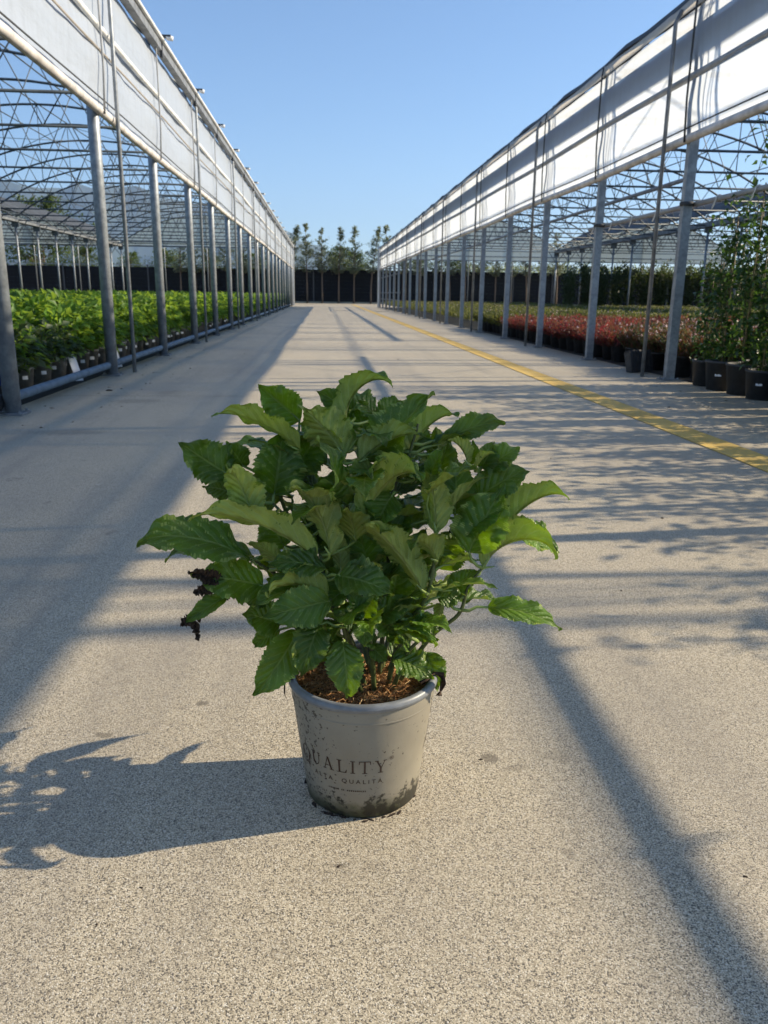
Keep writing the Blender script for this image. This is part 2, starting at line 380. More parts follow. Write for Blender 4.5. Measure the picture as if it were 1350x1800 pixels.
# ------------------------------------------------------------------ the setting: ground, lane, weed mats
XL, XR = -2.37, 3.97                      # the two greenhouse fronts
END_L, END_R = 63.3, 58.4
def sheet(name, x0, x1, y0, y1, z, mat, th=.02):
    mb = MB(); mb.box(((x0+x1)/2, (y0+y1)/2, z-th/2), (x1-x0, y1-y0, th)); o = obj(name, mb.mesh(name, mat)); o['kind'] = 'structure'; return o
sheet('ground', -9000, 9000, -2000, 12000, -.06, M['field'], .5)
lane = sheet('concrete_lane', XL-.12, XR+.14, -14, 79.4, 0., M['concrete'], .05)
sheet('cross_lane', -60, XL-.13, 64.2, 79.4, -.002, M['concrete'], .05)
sheet('cross_lane', XR+.15, 60, 59.4, 79.4, -.002, M['concrete'], .05)
sheet('weed_mat', -40, XL-.13, -6, 64.15, -.012, M['weed_mat'], .03)
sheet('weed_mat', XR+.15, 40, -6, 59.35, -.012, M['weed_mat'], .03)
mb = MB(); mb.box((2.54, 31, .004), (.235, 82, .003)); o = obj('yellow_line', mb.mesh('yellow_line', M['yellow']), lane)
for (x0, x1, y) in ((-1.82, -.97, 49.3), (.67, 1.53, 46.1), (2.86, 3.5, 44.5)):
    mb = MB(); mb.box(((x0+x1)/2, y, .004), (x1-x0, .34, .006))
    for q in range(6): mb.box((x0+(x1-x0)*(q+.5)/6, y, .009), (.03, .32, .006))
    obj('drain_cover', mb.mesh('drain_cover', M['dark_cord']), lane)

for y in (1.0-6.3, 7.42, 13.7, 20.0, 26.3, 32.6, 38.9):
    if y < 5: continue
    mb = MB(); n_ = 40; V_ = []
    for q in range(n_+1):
        x = XL-.1+(XR-XL+.2)*q/n_; w_ = .004+.002*math.sin(q*2.1); yy = y+.004*math.sin(q*1.3)+.003*math.sin(q*3.7)
        V_ += [(x, yy-w_, .0035), (x, yy+w_, .0035)]
    mb.add(V_, [(2*q, 2*q+2, 2*q+3, 2*q+1) for q in range(n_)]); obj('expansion_joint', mb.mesh('expansion_joint', M['soil']), lane)

# hills far behind
hx = np.array([-9000, -7000, -5200, -4200, -3300, -2600, -1800, -1100, -650, -400, -250, -120, 20, 180, 420, 800, 1500, 2600, 4200, 7000, 9000], float)
hz = np.array([900, 1150, 1000, 1180, 1010, 900, 930, 760, 690, 590, 520, 440, 410, 345, 260, 170, 130, 150, 110, 140, 100], float)
V = []; Fc = []
nh = 220; xs = np.linspace(-9000, 9000, nh); zs = np.interp(xs, hx, hz)
for i, (x, z) in enumerate(zip(xs, zs)):
    z = z*(1+.02*math.sin(i*1.7)+.015*math.sin(i*4.1))
    for j, (yy, zz) in enumerate(((6800, -1.), (7200, .35), (7600, .7), (8000, 1.), (8600, .8), (9800, -1.))):
        V.append((x+(40*math.sin(i*2.3+j*3)), yy+120*math.sin(i*.9+j*2), z*zz*(1+(.05*math.sin(i*.8+j) if j != 3 else 0)) if zz > 0 else -5))
for i in range(nh-1):
    for j in range(5):
        a = i*6+j; Fc.append((a, a+6, a+7, a+1))
o = obj('hills', np_mesh('hills', V, np.array(Fc), M['hill'], smooth=True)); o['kind'] = 'structure'

# ------------------------------------------------------------------ greenhouses
BAY = 12.5; RISE = 2.05
def arch(t, zg):      # t 0..1 across a bay
    half = BAY/2; a = math.radians(36.5); R = half/math.sin(a)
    x = (t-.5)*BAY
    return zg+.12+(math.sqrt(R*R-x*x)-R*math.cos(a))
def truss_meshes(zg, sgn):
    n = 28
    mb = MB(); mb.tube([(sgn*BAY*i/n, 0, arch(i/n, zg)) for i in range(n+1)], .035, 6); top = mb.mesh('truss', M['truss'], True)
    mb = MB(); mb.tube([(0, 0, zg), (sgn*BAY, 0, zg)], .029, 6); tie = mb.mesh('tie_bar', M['truss'], True)
    mb = MB(); k = 6
    for i in range(k):
        x0 = (i+.0)/k*.94+.03; xm = (i+.5)/k*.94+.03; x1 = (i+1)/k*.94+.03
        mb.tube([(sgn*BAY*x0, 0, arch(x0, zg)), (sgn*BAY*xm, 0, zg)], .013, 5)
        mb.tube([(sgn*BAY*xm, 0, zg), (sgn*BAY*x1, 0, arch(x1, zg))], .013, 5)
    # king post
    mb.tube([(sgn*BAY*.5, 0, zg), (sgn*BAY*.5, 0, arch(.5, zg))], .012, 5)
    web = mb.mesh('web', M['truss'], True)
    return top, tie, web

def greenhouse(side):
    left = side == 'L'
    X = XL if left else XR; sg = -1 if left else 1          # sg: direction into the house
    step = 3.0 if left else 2.9
    y_first = 6.29 if left else 9.07
    n_before = 3 if left else 4
    ys = [y_first+step*i for i in range(-n_before, 20 if left else 18)]
    yend = ys[-1]; y0 = ys[0]
    zg = 4.15 if left else 3.92                             # tie height
    zb = 2.72 if left else 2.55; zt = 4.10 if left else 3.84; zm = 3.50 if left else 3.19
    Xc = X+(.07 if left else -.07)
    root = empty('greenhouse', (X, y0, 0))
    tag(root, 'greenhouse with posts, bottom pipe and curtains over leafy green hydrangeas' if left else
        'greenhouse with roll curtains above red and yellow-green beds beside the yellow line', 'greenhouse', 'pair of greenhouses along the lane')
    off = np.array([X, y0, 0.])
    def P(name, mesh, loc=(0, 0, 0), parent=None, rot=None):
        return obj(name, mesh, root if parent is None else parent, loc=(np.array(loc)-off if parent is None else loc), rot=rot)
    # front posts
    mb = MB()
    if left: mb.tube([(0, 0, -.02), (0, 0, zg+.05)], .062, 16)
    else: mb.box((0, 0, zg/2+.02), (.10, .085, zg+.06))
    pm = mb.mesh('post', M['steel'], left)
    mb = MB(); mb.box((0, 0, .008), (.2, .2, .016)); 
    for a in (-.075, .075):
        for b in (-.075, .075): mb.tube([(a, b, .01), (a, b, .035)], .010, 6)
    fm = mb.mesh('foot_plate', M['gutter'])
    for y in ys:
        p = P('post', pm, (X, y, 0)); obj('foot_plate', fm, p)
    # inner post lines
    mb = MB(); mb.tube([(0, 0, -.02), (0, 0, zg-.25)], .05, 10); im = mb.mesh('inner_post', M['steel'], True)
    mb = MB()
    for s in (-1, 1): mb.tube([(0, 0, zg-.75), (s*.55, 0, zg-.03)], .022, 6)
    mb.box((0, 0, zg-.16), (.34, .06, .3))
    bm_ = mb.mesh('bracket', M['gutter'])
    for b in (1, 2):
        for y in ys[2:]:
            p = P('inner_post', im, (X+sg*BAY*b, y, 0)); obj('bracket', bm_, p)
    # trusses
    top, tie, web = truss_meshes(zg, sg)
    for b in (0, 1):
        for y in ys[1 if b == 0 else 3:]:
            t = P('truss', top, (X+sg*BAY*b, y, 0)); obj('tie_bar', tie, t); obj('web', web, t)
    # purlins: along the house
    for b in (0, 1):
        for t in (.03, .14, .27, .39, .5, .61, .73, .86, .97):
            mb = MB(); mb.tube([(0, 0, 0), (0, yend-y0, 0)], .018, 6)
            P('purlin', mb.mesh('purlin', M['truss'], True), (X+sg*BAY*(b+t), y0, arch(t, zg)+.035))
    # diagonal roof bracing rods seen crossing the trusses
    for i in range(4, len(ys)-2, 7):
        for (ta, tb) in ((.03, .27), (.27, .5), (.5, .73)):
            mb = MB(); mb.tube([(sg*BAY*ta, 0, arch(ta, zg)-.04), (sg*BAY*tb, step, arch(tb, zg)-.04)], .010, 5)
            mb.tube([(sg*BAY*tb, 0, arch(tb, zg)-.05), (sg*BAY*ta, step, arch(ta, zg)-.05)], .010, 5)
            P('brace', mb.mesh('brace', M['truss'], True), (X, ys[i], 0))
    # clear film on the first bay, dark net on the second
    def roof(name, b, mat, t0, t1, dz, sag):
        V = []; nt_ = 16; ny = len(ys)*3
        for j in range(ny+1):
            yy = (yend-y0)*j/ny
            for i in range(nt_+1):
                t = t0+(t1-t0)*i/nt_
                V.append((sg*BAY*(b+t), yy, arch(t, zg)+dz-sag*abs(math.sin(j*math.pi/3))))
        Fc = [(j*(nt_+1)+i, j*(nt_+1)+i+1, (j+1)*(nt_+1)+i+1, (j+1)*(nt_+1)+i) for j in range(ny) for i in range(nt_)]
        return P(name, np_mesh(name, V, np.array(Fc), mat, smooth=True), (X, y0, 0))
    roof('roof_film', 0, M['film'], .03, .97, .065, .015)
    roof('roof_net', 1, M['netting'], .05, .62, .075, .05)
    # gutter beam behind the curtain and the outer gutter lip with brackets
    Lr = yend-y0
    for b in (1,):
        mb = MB(); mb.box((0, Lr/2, 0), (.34, Lr, .20)); P('valley_gutter', mb.mesh('valley_gutter', M['gutter']), (X+sg*BAY*b, y0, zg+.02))
    mb = MB(); mb.box((0, Lr/2, 0), (.10, Lr, .26 if not left else .16)); P('gutter_beam', mb.mesh('gutter_beam', M['gutter']), (X+sg*.26, y0, zg-.24 if not left else zg-.06))
    if left:
        mb = MB(); mb.box((0, Lr/2, 0), (.10, Lr, .12)); g = P('gutter', mb.mesh('gutter', M['gutter']), (XL+.13, y0, 4.17))
        mb = MB(); mb.tube([(.065, 0, .075), (.065, Lr, .075)], .028, 8); obj('gutter_lip', mb.mesh('gutter_lip', M['white_edge'], True), g)
        mb = MB(); mb.box((.02, 0, .0), (.035, .05, .26)); mb.box((.075, 0, .13), (.17, .06, .035))
        brm = mb.mesh('gutter_bracket', M['dark_cord'])
        mb = MB(); mb.tube([(.10, 0, .120), (.185, 0, .105)], .032, 10); cm = mb.mesh('bracket_cap', M['white_edge'], True)
        for y in ys[1:]:
            g2 = P('gutter_bracket', brm, (XL+.15, y+.2, 4.16)); obj('bracket_cap', cm, g2)
    else:
        # dark wavy film edge and cream flap above the curtain
        V = []; ny = len(ys)*8; Fc = []
        for j in range(ny+1):
            y = Lr*j/ny; w = .035*abs(math.sin(j*math.pi/8))+.012*math.sin(j*.9)
            for (xx, zz) in ((-.08, 3.985-w), (-.05, 4.055-w), (.10, 4.10-w), (.30, 4.12-w)): V.append((xx, y, zz))
        Fc = [(j*4+i, (j+1)*4+i, (j+1)*4+i+1, j*4+i+1) for j in range(ny) for i in range(3)]
        P('roof_edge', np_mesh('roof_edge', V, np.array(Fc), M['dark_cord'], smooth=True), (XR, y0, 0))
        for i in range(len(ys)-1):
            V = []; 
            for j in range(9):
                y = step*j/8; w = .03*math.sin(math.pi*j/8)
                for (xx, zz) in ((-.085, 3.845), (-.105+.01*math.sin(j*2.), 3.90), (-.07, 3.985-w)): V.append((xx, y, zz))
            Fc = [(j*3+k, (j+1)*3+k, (j+1)*3+k+1, j*3+k+1) for j in range(8) for k in range(2)]
            P('curtain_flap', np_mesh('curtain_flap', V, np.array(Fc), M['strip'], smooth=True), (XR, ys[i], 0))
    # curtain panels between frames, gently billowing, each a sheet of its own
    r2 = np.random.default_rng(3 if left else 4)
    for i in range(len(ys)-1):
        V = []; Fc = []; nz_, ny_ = 14, 12; ph = (.4, 1.3, 2.2)
        for a in range(nz_+1):
            z = zb+(zt-zb)*a/nz_
            for c in range(ny_+1):
                y = (step+.03)*c/ny_; yg = i*step+y
                d = .012*math.sin(z*9+ph[0]+yg*.31)+.014*math.sin(yg*2.1+ph[1])*math.sin((z-zb)/(zt-zb)*math.pi)+.006*math.sin(yg*7+ph[2]+z*3)+.0015*(i % 2)
                V.append((d, y, z))
        Fc = [(a*(ny_+1)+c, a*(ny_+1)+c+1, (a+1)*(ny_+1)+c+1, (a+1)*(ny_+1)+c) for a in range(nz_) for c in range(ny_)]
        P('curtain_panel', np_mesh('curtain_panel', V, np.array(Fc), M['curtain' if left else 'curtain_far'], smooth=True), (Xc, ys[i], 0))
    # roller tubes
    so = 1 if left else -1
    def rtube(name, z, r, mat, dx=0.):
        mb = MB(); ph = r2.uniform(0, 6)
        mb.tube([(0, Lr*j/60, .012*math.sin(j*.8+ph)) for j in range(61)], r, 10); return P(name, mb.mesh(name, mat, True), (Xc+so*dx, y0, z))
    rtube('roller_tube', zb, .046 if left else .045, M['white_tube'])
    rtube('middle_tube', zm+(.04 if left else 0), .030 if left else .036, M['white_edge'] if left else M['grey_tube'], .02 if left else -.02)
    rtube('hem_cord', zb+.10, .008, M['dark_cord'], .035)
    if left: rtube('seam_tape', zm-.20, .012, M['strip'], .034)
    # cords over the curtains and guide poles down to the ground
    for i, y in enumerate(ys[:-1]):
        mb = MB(); mb.tube([(0, 0, zb-.03), (so*.02, 0, zb+.4), (so*.015, 0, zt), (-so*.0, 0, zt+.1)], .011, 6)
        P('curtain_cord', mb.mesh('curtain_cord', M['dark_cord'] if not left else M['grey_tube'], True), (Xc+so*.05, y+(.0 if left else -.05), 0))
    for i, y in enumerate(ys):
        if (i-n_before) % 2 == (1 if left else 0):
            mb = MB(); mb.tube([(0, 0, 0), (0, 0, zt-.06), (-so*.06, 0, zt+.06)], .023 if left else .024, 8)
            P('guide_pole', mb.mesh('guide_pole', M['steel'] if left else M['gutter'], True), (Xc+so*.085, y+.40, 0))
    # gable end
    ng = 24
    zlow = 4.12 if left else 3.25
    for b in (0, 1):
        for i in range(ng):
            t0, t1 = i/ng, (i+1)/ng
            mb = MB(); a = .004
            x0, x1 = sg*BAY*(b+t0)+sg*a, sg*BAY*(b+t1)-sg*a
            mb.add([(x0, 0, zlow), (x1, 0, zlow), (x1, 0, arch(t1, zg)), (x0, 0, arch(t0, zg)),
                    (x0, .012, zlow), (x1, .012, zlow), (x1, .012, arch(t1, zg)), (x0, .012, arch(t0, zg))],
                   [(0, 1, 2, 3), (7, 6, 5, 4), (0, 4, 5, 1), (1, 5, 6, 2), (2, 6, 7, 3), (3, 7, 4, 0)])
            P('gable_panel', mb.mesh('gable_panel', M['gable']), (X, yend+.05, 0))
        for z in ((4.1, 4.42) if left else (3.27, 3.55, 3.92)):
            mb = MB(); mb.tube([(sg*BAY*b, 0, z), (sg*BAY*(b+1), 0, z)], .035, 6); P('gable_rail', mb.mesh('gable_rail', M['steel'], True), (X, yend, 0))
        for t in (0, .25, .5, .75):
            mb = MB(); mb.tube([(0, 0, 0), (0, 0, arch(t, zg))], .035, 6); P('gable_post', mb.mesh('gable_post', M['steel'], True), (X+sg*BAY*(b+t), yend+.1, 0))
    # corner door post at the far end of each house
    mb = MB(); mb.box((0, 0, zt/2+.15), (.22, .16, zt+.3)); P('end_post', mb.mesh('end_post', M['white_edge']), (X+(.05 if left else -.05), yend+.25, 0))
    if left:
        mb = MB(); mb.tube([(0, 0, 0), (0, 54, 0)], .038, 12)
        P('bottom_pipe', mb.mesh('bottom_pipe', M['bluegrey_pipe'], True), (XL-.03, 6.29, .115))
        mb = MB(); mb.tube([(0, -9, 0), (0, -.35, 0), (0, -.1, .01), (.0, .0, .05)], .05, 12)
        P('bottom_pipe', mb.mesh('bottom_pipe', M['black_plastic'], True), (XL-.09, 6.29, .06))
    else:
        # heating pipe with white hoops inside the front, and a low rail farther along
        mb = MB(); mb.tube([(0, 0, 0), (0, 11.7, 0)], .028, 12)
        hp = P('heating_pipe', mb.mesh('heating_pipe', M['grey_tube'], True), (XR+.10, 1.0, 1.91))
        for q in range(15):
            mb = MB(); mb.tube([(.036*math.cos(a), 0, .036*math.sin(a)) for a in np.linspace(-.9, 3.4, 9)]+[(-.06, .02, -.10)], .008, 5)
            obj('hoop', mb.mesh('hoop', M['white_edge'], True), hp, loc=(0, .5+q*.78, 0))
        for y in ys[:6]:
            if 1 < y < 12.5:
                mb = MB(); mb.tube([(0, 0, -.02), (0, 0, .02)], .075, 10); obj('clamp', mb.mesh('clamp', M['dark_cord'], True), hp, loc=(-.10, y-1.0, 0))
        mb = MB(); mb.tube([(0, 0, 0), (0, 41, 0)], .045, 10); P('hanging_pipe', mb.mesh('hanging_pipe', M['grey_tube'], True), (7.55, 17.1, 3.30))
        for y in ys:
            if y > 17.5:
                mb = MB(); mb.tube([(0, 0, 0), (0, 0, .62)], .008, 5); P('pipe_hanger', mb.mesh('pipe_hanger', M['truss'], True), (7.55, y, 3.31))
        for z in (.6, 1.0, 2.0):
            mb = MB(); mb.tube([(0, 0, 0), (0, 14.5, 0)], .02, 6); P('end_rail', mb.mesh('end_rail', M['grey_tube'], True), (XR+.07, 43.8, z))
    return root
gh_left = greenhouse('L'); gh_right = greenhouse('R')

# ------------------------------------------------------------------ fence, trees and maize behind
fence = empty('fence', (0, 80.5, 0)); tag(fence, 'tall navy-black board fence closing the far end of the lane', 'fence')
FH = 3.25; PW = 3.9
mb = MB()
for q in range(9): mb.box((0, .02*(q % 2)*.5, .18+q*.345), (PW-.10, .04, .3425))
pan = mb.mesh('fence_panel', M['fence'])
mb = MB(); mb.box((0, -.06, FH/2+.03), (.11, .11, FH+.10)); fpm = mb.mesh('fence_post', M['fence_post'])
for i in range(-12, 12):
    obj('fence_panel', pan, fence, loc=(i*PW+1.0, 0, 0)); obj('fence_post', fpm, fence, loc=(i*PW-.95, 0, 0))
mb = MB(); mb.box((0, -.02, FH+.06), (24*PW, .10, .06)); obj('top_rail', mb.mesh('top_rail', M['steel']), fence)
mb = MB(); mb.box((0, -.35, .06), (24*PW, .5, .16)); obj('kerb', mb.mesh('kerb', M['concrete']), fence)

def leaf_cloud(C, D, L, W, r, cup=.25, sides=None):
    """C centres(base) (n,3), D directions (n,3), L,W arrays: folded four-triangle leaves"""
    n = len(C); D = D/(np.linalg.norm(D, axis=1, keepdims=True)+1e-9)
    up = r.normal(size=(n, 3))*.45+np.array([0, 0, 1.]); S = np.cross(D, up); S /= np.linalg.norm(S, axis=1, keepdims=True)+1e-9
    Nn = np.cross(S, D)
    L = L[:, None]; W = W[:, None]
    base = C; tip = C+D*L-Nn*L*.22; mid = C+D*L*.5
    a = mid+S*W*.5+Nn*W*cup; b = mid-S*W*.5+Nn*W*cup; m = mid
    V = np.stack([base, a, tip, b, m], 1).reshape(-1, 3)
    o = np.arange(n)[:, None]*5
    Fc = np.concatenate([o+[0, 4, 1], o+[1, 4, 2], o+[0, 3, 4], o+[3, 2, 4]], 0)
    return V, Fc
def tree_meshes(seed, H, z0, rmax, n, leafL, top_thin=True, broad=False, mat='tree_leaf'):
    r = np.random.default_rng(seed)
    mb = MB(); lean = r.normal(0, .04, 2)
    trunk = [(lean[0]*H*t*t, lean[1]*H*t*t, H*t) for t in np.linspace(0, .97, 9)]
    mb.tube(trunk, [.075*(H/7)*(1-.9*t)+.008 for t in np.linspace(0, 1, 9)], 7)
    V = []; Fs = []; cnt = 0
    C = []; D = []
    nb = int(n/26)
    for i in range(nb):
        t = r.uniform(0, 1)**(.85 if broad else 1.35)
        z = z0+(H-z0)*t
        if broad: rad = rmax*math.sqrt(max(.03, 1-((t-.42)/.60)**2))
        else: rad = rmax*(1-t)**.85*min(1, .55+t*2.5)+.05
        rad *= r.uniform(.45, 1.45)
        th = r.uniform(0, 6.283); p0 = np.array([lean[0]*z*z/H, lean[1]*z*z/H, z-rad*.35]); dirv = np.array([math.cos(th), math.sin(th), .55 if not broad else .35])
        p1 = p0+dirv*rad
        mb.tube([p0, (p0+p1)/2+[0, 0, -.03*rad], p1], [.016*H/7, .010*H/7, .004], 4)
        k = 26
        s = r.uniform(.25, 1.08, k)[:, None]
        C.append(p0+(p1-p0)*s+r.normal(0, .085*max(.6, rad), (k, 3))); D.append(dirv+r.normal(0, .8, (k, 3)))
    C = np.concatenate(C); D = np.concatenate(D)
    V, Fc = leaf_cloud(C, D, r.uniform(.6, 1.3, len(C))*leafL, r.uniform(.4, .65, len(C))*leafL, r)
    return mb.mesh('trunk', M['bark'], True), np_mesh('crown', V, Fc, M[mat])
variants = [tree_meshes(s, 7.1, 2.9, .95, 2000, .16) for s in (1, 2, 3, 4, 5)]
tx = [-3.0, -1.55, -.12, 1.45, 2.92, 4.52, 6.12]
while tx[-1] < 22: tx.append(tx[-1]+1.5+rng.uniform(-.1, .1))
while tx[0] > -12: tx.insert(0, tx[0]-1.5+rng.uniform(-.1, .1))
for i, x in enumerate(tx):
    t = empty('slim_tree', (x, 79.75+rng.uniform(-.1, .1), 0.0), rng.uniform(0, 6))
    s = rng.uniform(.95, 1.05); t.scale = (s, s, s)
    tag(t, 'slim young tree with sparse pointed crown standing before the dark fence', 'tree', 'row of slim trees along the fence')
    tr, cr = variants[i % 5]; obj('trunk', tr, t); obj('crown', cr, t)
bvar = [tree_meshes(11+s, 7.0, 1.2, 2.6, 5200, .26, broad=True, mat='broad_leaf') for s in range(3)]
for i, (x, y, s) in enumerate(((-46, 88, .75), (-40, 87, .7), (-35, 90, .85), (-28.5, 88, 1.42), (-24, 87, .75), (-20, 88, .68), (-15.5, 86.5, .72), (-11.5, 88, .66), (-7, 90, .7),
                               (1.5, 86, .80), (3.4, 87.5, .74), (10, 88, .68), (14.5, 90, .70))):
    t = empty('broad_tree', (x, y, -.05), i*1.3); t.scale = (s, s, s)
    if s > 1: tag(t, 'tallest round bushy tree rising behind the dark fence and greenhouse gable', 'tree')
    else: tag(t, 'bushy green broadleaf tree peeping over the dark fence', 'tree', 'bushy trees behind the fence')
    tr, cr = bvar[i % 3]; obj('trunk', tr, t); obj('crown', cr, t)
# maize behind the fence
r = np.random.default_rng(21); n = 9000
C = np.stack([r.uniform(15, 70, n), r.uniform(84, 96, n), r.uniform(2.2, 3.75, n)], 1); D = np.stack([r.normal(0, .6, n), r.normal(0, .6, n), r.uniform(.3, 1.3, n)], 1)
V, Fc = leaf_cloud(C, D, r.uniform(.4, .9, n), r.uniform(.05, .1, n), r)
mb = MB()
for i in range(700): 
    x, y = r.uniform(15, 70), r.uniform(84, 96); mb.tube([(x, y, -.06), (x, y, 3.2)], .018, 4)
nv = len(mb.v)
Vs = np.concatenate([np.array(mb.v), V]); 
o = obj('maize_field', np_mesh('maize_field', V, Fc, M['corn_leaf'])); tag(o, 'yellow-green maize field showing over the dark fence', 'maize', kind='stuff')
obj('stalks', mb.mesh('stalks', M['corn_leaf']), o)

# ------------------------------------------------------------------ potted plants in the beds
def pot_mesh(name, r0, r1, h, mat, n=18):
    mb = MB()
    mb.lathe([(0.001, 0), (r0, 0), (r0*1.0+(r1-r0)*.90, h*.90), (r1*1.0, h*.90), (r1*1.04, h), (r1*.94, h), (r1*.92, h*.88), (.001, h*.88)], n)
    return mb.mesh(name, mat, True)
def sticker_mesh(r, h, w=.05, hh=.035):
    mb = MB(); k = 4; V = []
    for i in range(k+1):
        a = (i/k-.5)*w/r
        for z in (-hh/2, hh/2): V.append(((r+.003)*math.sin(a), -(r+.003)*math.cos(a), h+z))
    mb.add(V, [(2*i, 2*i+2, 2*i+3, 2*i+1) for i in range(k)]); return mb.mesh('price_sticker', M['sticker'])
bp = pot_mesh('pot', .095, .125, .25, M['bed_pot']); dp = pot_mesh('pot', .10, .13, .24, M['dark_pot']); cp_ = pot_mesh('pot', .145, .178, .29, M['dark_pot'], 28)
st_b = sticker_mesh(.115, .155); st_c = sticker_mesh(.160, .165, .06, .04)

def bush(seed, n, rx, rz, z0, L, W, mats, split=None):
    r = np.random.default_rng(seed)
    u = r.normal(size=(n, 3)); u /= np.linalg.norm(u, axis=1, keepdims=True); u[:, 2] = np.abs(u[:, 2])*1.0-.25*(r.random(n) < .35)
    rad = r.uniform(.45, 1., n)**.6
    C = u*rad[:, None]*np.array([rx, rx, rz])+[0, 0, z0]
    D = u*np.array([1, 1, .45])+r.normal(0, .35, (n, 3))
    V, Fc = leaf_cloud(C, D, r.uniform(.65, 1.25, n)*L, r.uniform(.8, 1.2, n)*W, r)
    mi = None
    if split: 
        q = (r.random(n) < split).astype(int); mi = np.tile(q, 4)
    return V, Fc, mi
def bush_mesh(name, mats, *a, **k):
    V, Fc, mi = bush(*a, mats, **k); return np_mesh(name, V, Fc, mats, mi)
def tuft(seed, n, rx, h, z0, flowers, mats, fmat_i, hr=(.5, 1.)):
    """loose upright perennial: thin stems with small leaves, some flowers on top"""
    r = np.random.default_rng(seed)
    th = r.uniform(0, 6.283, n); a = r.uniform(0, 1, n)**.6*rx
    base = np.stack([np.cos(th)*a*.45, np.sin(th)*a*.45, np.full(n, z0)], 1)
    hh = h*r.uniform(*hr, n); tip = np.stack([np.cos(th)*a, np.sin(th)*a, z0+hh], 1)+r.normal(0, .03, (n, 3))
    D = tip-base
    V1, F1 = leaf_cloud(base, D, np.linalg.norm(D, axis=1), np.full(n, .016), r, cup=.05)
    k = 5; s = r.uniform(.25, 1., (n, k, 1)); C2 = (base[:, None]+D[:, None]*s).reshape(-1, 3); D2 = np.repeat(D, k, 0)*.8+r.normal(0, .22, (n*k, 3))
    V2, F2 = leaf_cloud(C2, D2, r.uniform(.04, .085, n*k), r.uniform(.014, .026, n*k), r)
    Vs = [V1, V2]; Fs = [F1, F2+len(V1)]; mi = [np.tile((r.random(n) < .5).astype(int), 4), np.tile((r.random(n*k) < .55).astype(int), 4)]
    if flowers:
        f = r.integers(0, n, flowers); C3 = np.repeat(tip[f], 4, 0); D3 = r.normal(0, 1, (flowers*4, 3))
        V3, F3 = leaf_cloud(C3, D3, np.full(flowers*4, .022), np.full(flowers*4, .020), r); Vs.append(V3); Fs.append(F3+len(V1)+len(V2)); mi.append(np.full(len(F3), fmat_i))
    return np.concatenate(Vs), np.concatenate(Fs), np.concatenate(mi)
hyd_v = [bush_mesh('foliage', [M['hydr']], s, 330, .27, .40, .36, .115, .070) for s in (31, 32, 33, 34)]
hyd_d = [bush_mesh('foliage', [M['hydr_dark'], M['hydr']], s, 300, .25, .28, .30, .105, .058, split=.25) for s in (41, 42)]
def tuft_mesh(mats, *a, **k):
    V, Fc, mi = tuft(*a, mats, **k); return np_mesh('foliage', V, Fc, mats, mi)
pink_v = [tuft_mesh([M['perennial'], M['redbrown'], M['petal']], s, 150, .30, .40, .20, 26, fmat_i=2) for s in (51, 52, 53)]
red_v = [tuft_mesh([M['red_leaf'], M['redbrown'], M['petal']], s, 200, .36, .23, .19, 3, fmat_i=2, hr=(.75, 1.)) for s in (61, 62, 63)]
yel_v = [tuft_mesh([M['yellow_leaf'], M['perennial'], M['petal']], s, 200, .34, .28, .19, 2, fmat_i=2, hr=(.75, 1.)) for s in (71, 72, 73)]

def in_view(x, y, z=.5, mx=60):
    px, py, c = to_px((x, y, z)); return c > .3 and -mx < px < 1350+mx and py < 1860
def potted(name, label, cat, group, x, y, rz, sc, potm, fol, sticker=None, tilt=0.):
    t = empty(name, (x, y, 0.), rz); t.scale = (sc, sc, sc); tag(t, label, cat, group)
    p = obj('pot', potm, t)
    if sticker is not None: obj('price_sticker', sticker, p, rz=-rz+tilt)
    obj('foliage', fol, t)['kind'] = 'stuff'
    return t
# -- hydrangeas in the left house
spots = []
r = np.random.default_rng(5)
for i in range(0, 28):
    for j in range(0, 140):
        x = XL-.42-i*.44+r.uniform(-.04, .04); y = 3.4+j*.43+r.uniform(-.05, .05)
        if y < 62 and in_view(x, y): spots.append((x, y))
spots.sort(key=lambda p: p[0]**2+p[1]**2-(8 if p[0] > -3.1 else 0))
for i, (x, y) in enumerate(spots[:300]):
    front = x > XL-.66
    dark = front and y < 9.0
    if dark:
        lab, g = 'low dull-green shrub in grey pot along the bottom pipe', 'dull low shrubs by the bottom pipe'
    elif front:
        lab, g = 'leafy green hydrangea in grey pot, front row beside the bottom pipe', 'front row hydrangeas'
    else:
        lab, g = 'leafy green hydrangea packed in the bed behind the front row', 'hydrangeas packed in the bed'
    potted('potted_hydrangea', lab, 'plant', g, x, y, r.uniform(0, 6.28), r.uniform(.82, 1.14), bp, hyd_d[i % 2] if dark else hyd_v[i % 4],
           st_b if front else None, tilt=r.uniform(.2, 1.0))
def merge(spots, gens, rr, zsc=1.):
    Vs, Fs, Ms, o = [], [], [], 0
    for k, (x, y) in enumerate(spots):
        V, Fc, mi = gens[k % len(gens)]; a = rr.uniform(0, 6.28); c, s_ = math.cos(a), math.sin(a); q = rr.uniform(.9, 1.12)
        W = np.stack([V[:, 0]*c-V[:, 1]*s_, V[:, 0]*s_+V[:, 1]*c, V[:, 2]], 1)*q+[x, y, 0]
        Vs.append(W); Fs.append(Fc+o); o += len(V)
        if mi is not None: Ms.append(mi)
    return np.concatenate(Vs), np.concatenate(Fs), (np.concatenate(Ms) if Ms else None)
gens = [bush(s, 60, .27, .40, .36, .17, .11, None) for s in (81, 82, 83)]
V, Fc, _ = merge(spots[300:], gens, r)
o = obj('hydrangea_bed', np_mesh('hydrangea_bed', V, Fc, [M['hydr']])); tag(o, 'mass of green hydrangeas farther back in the bed under the trusses', 'plants', kind='stuff')
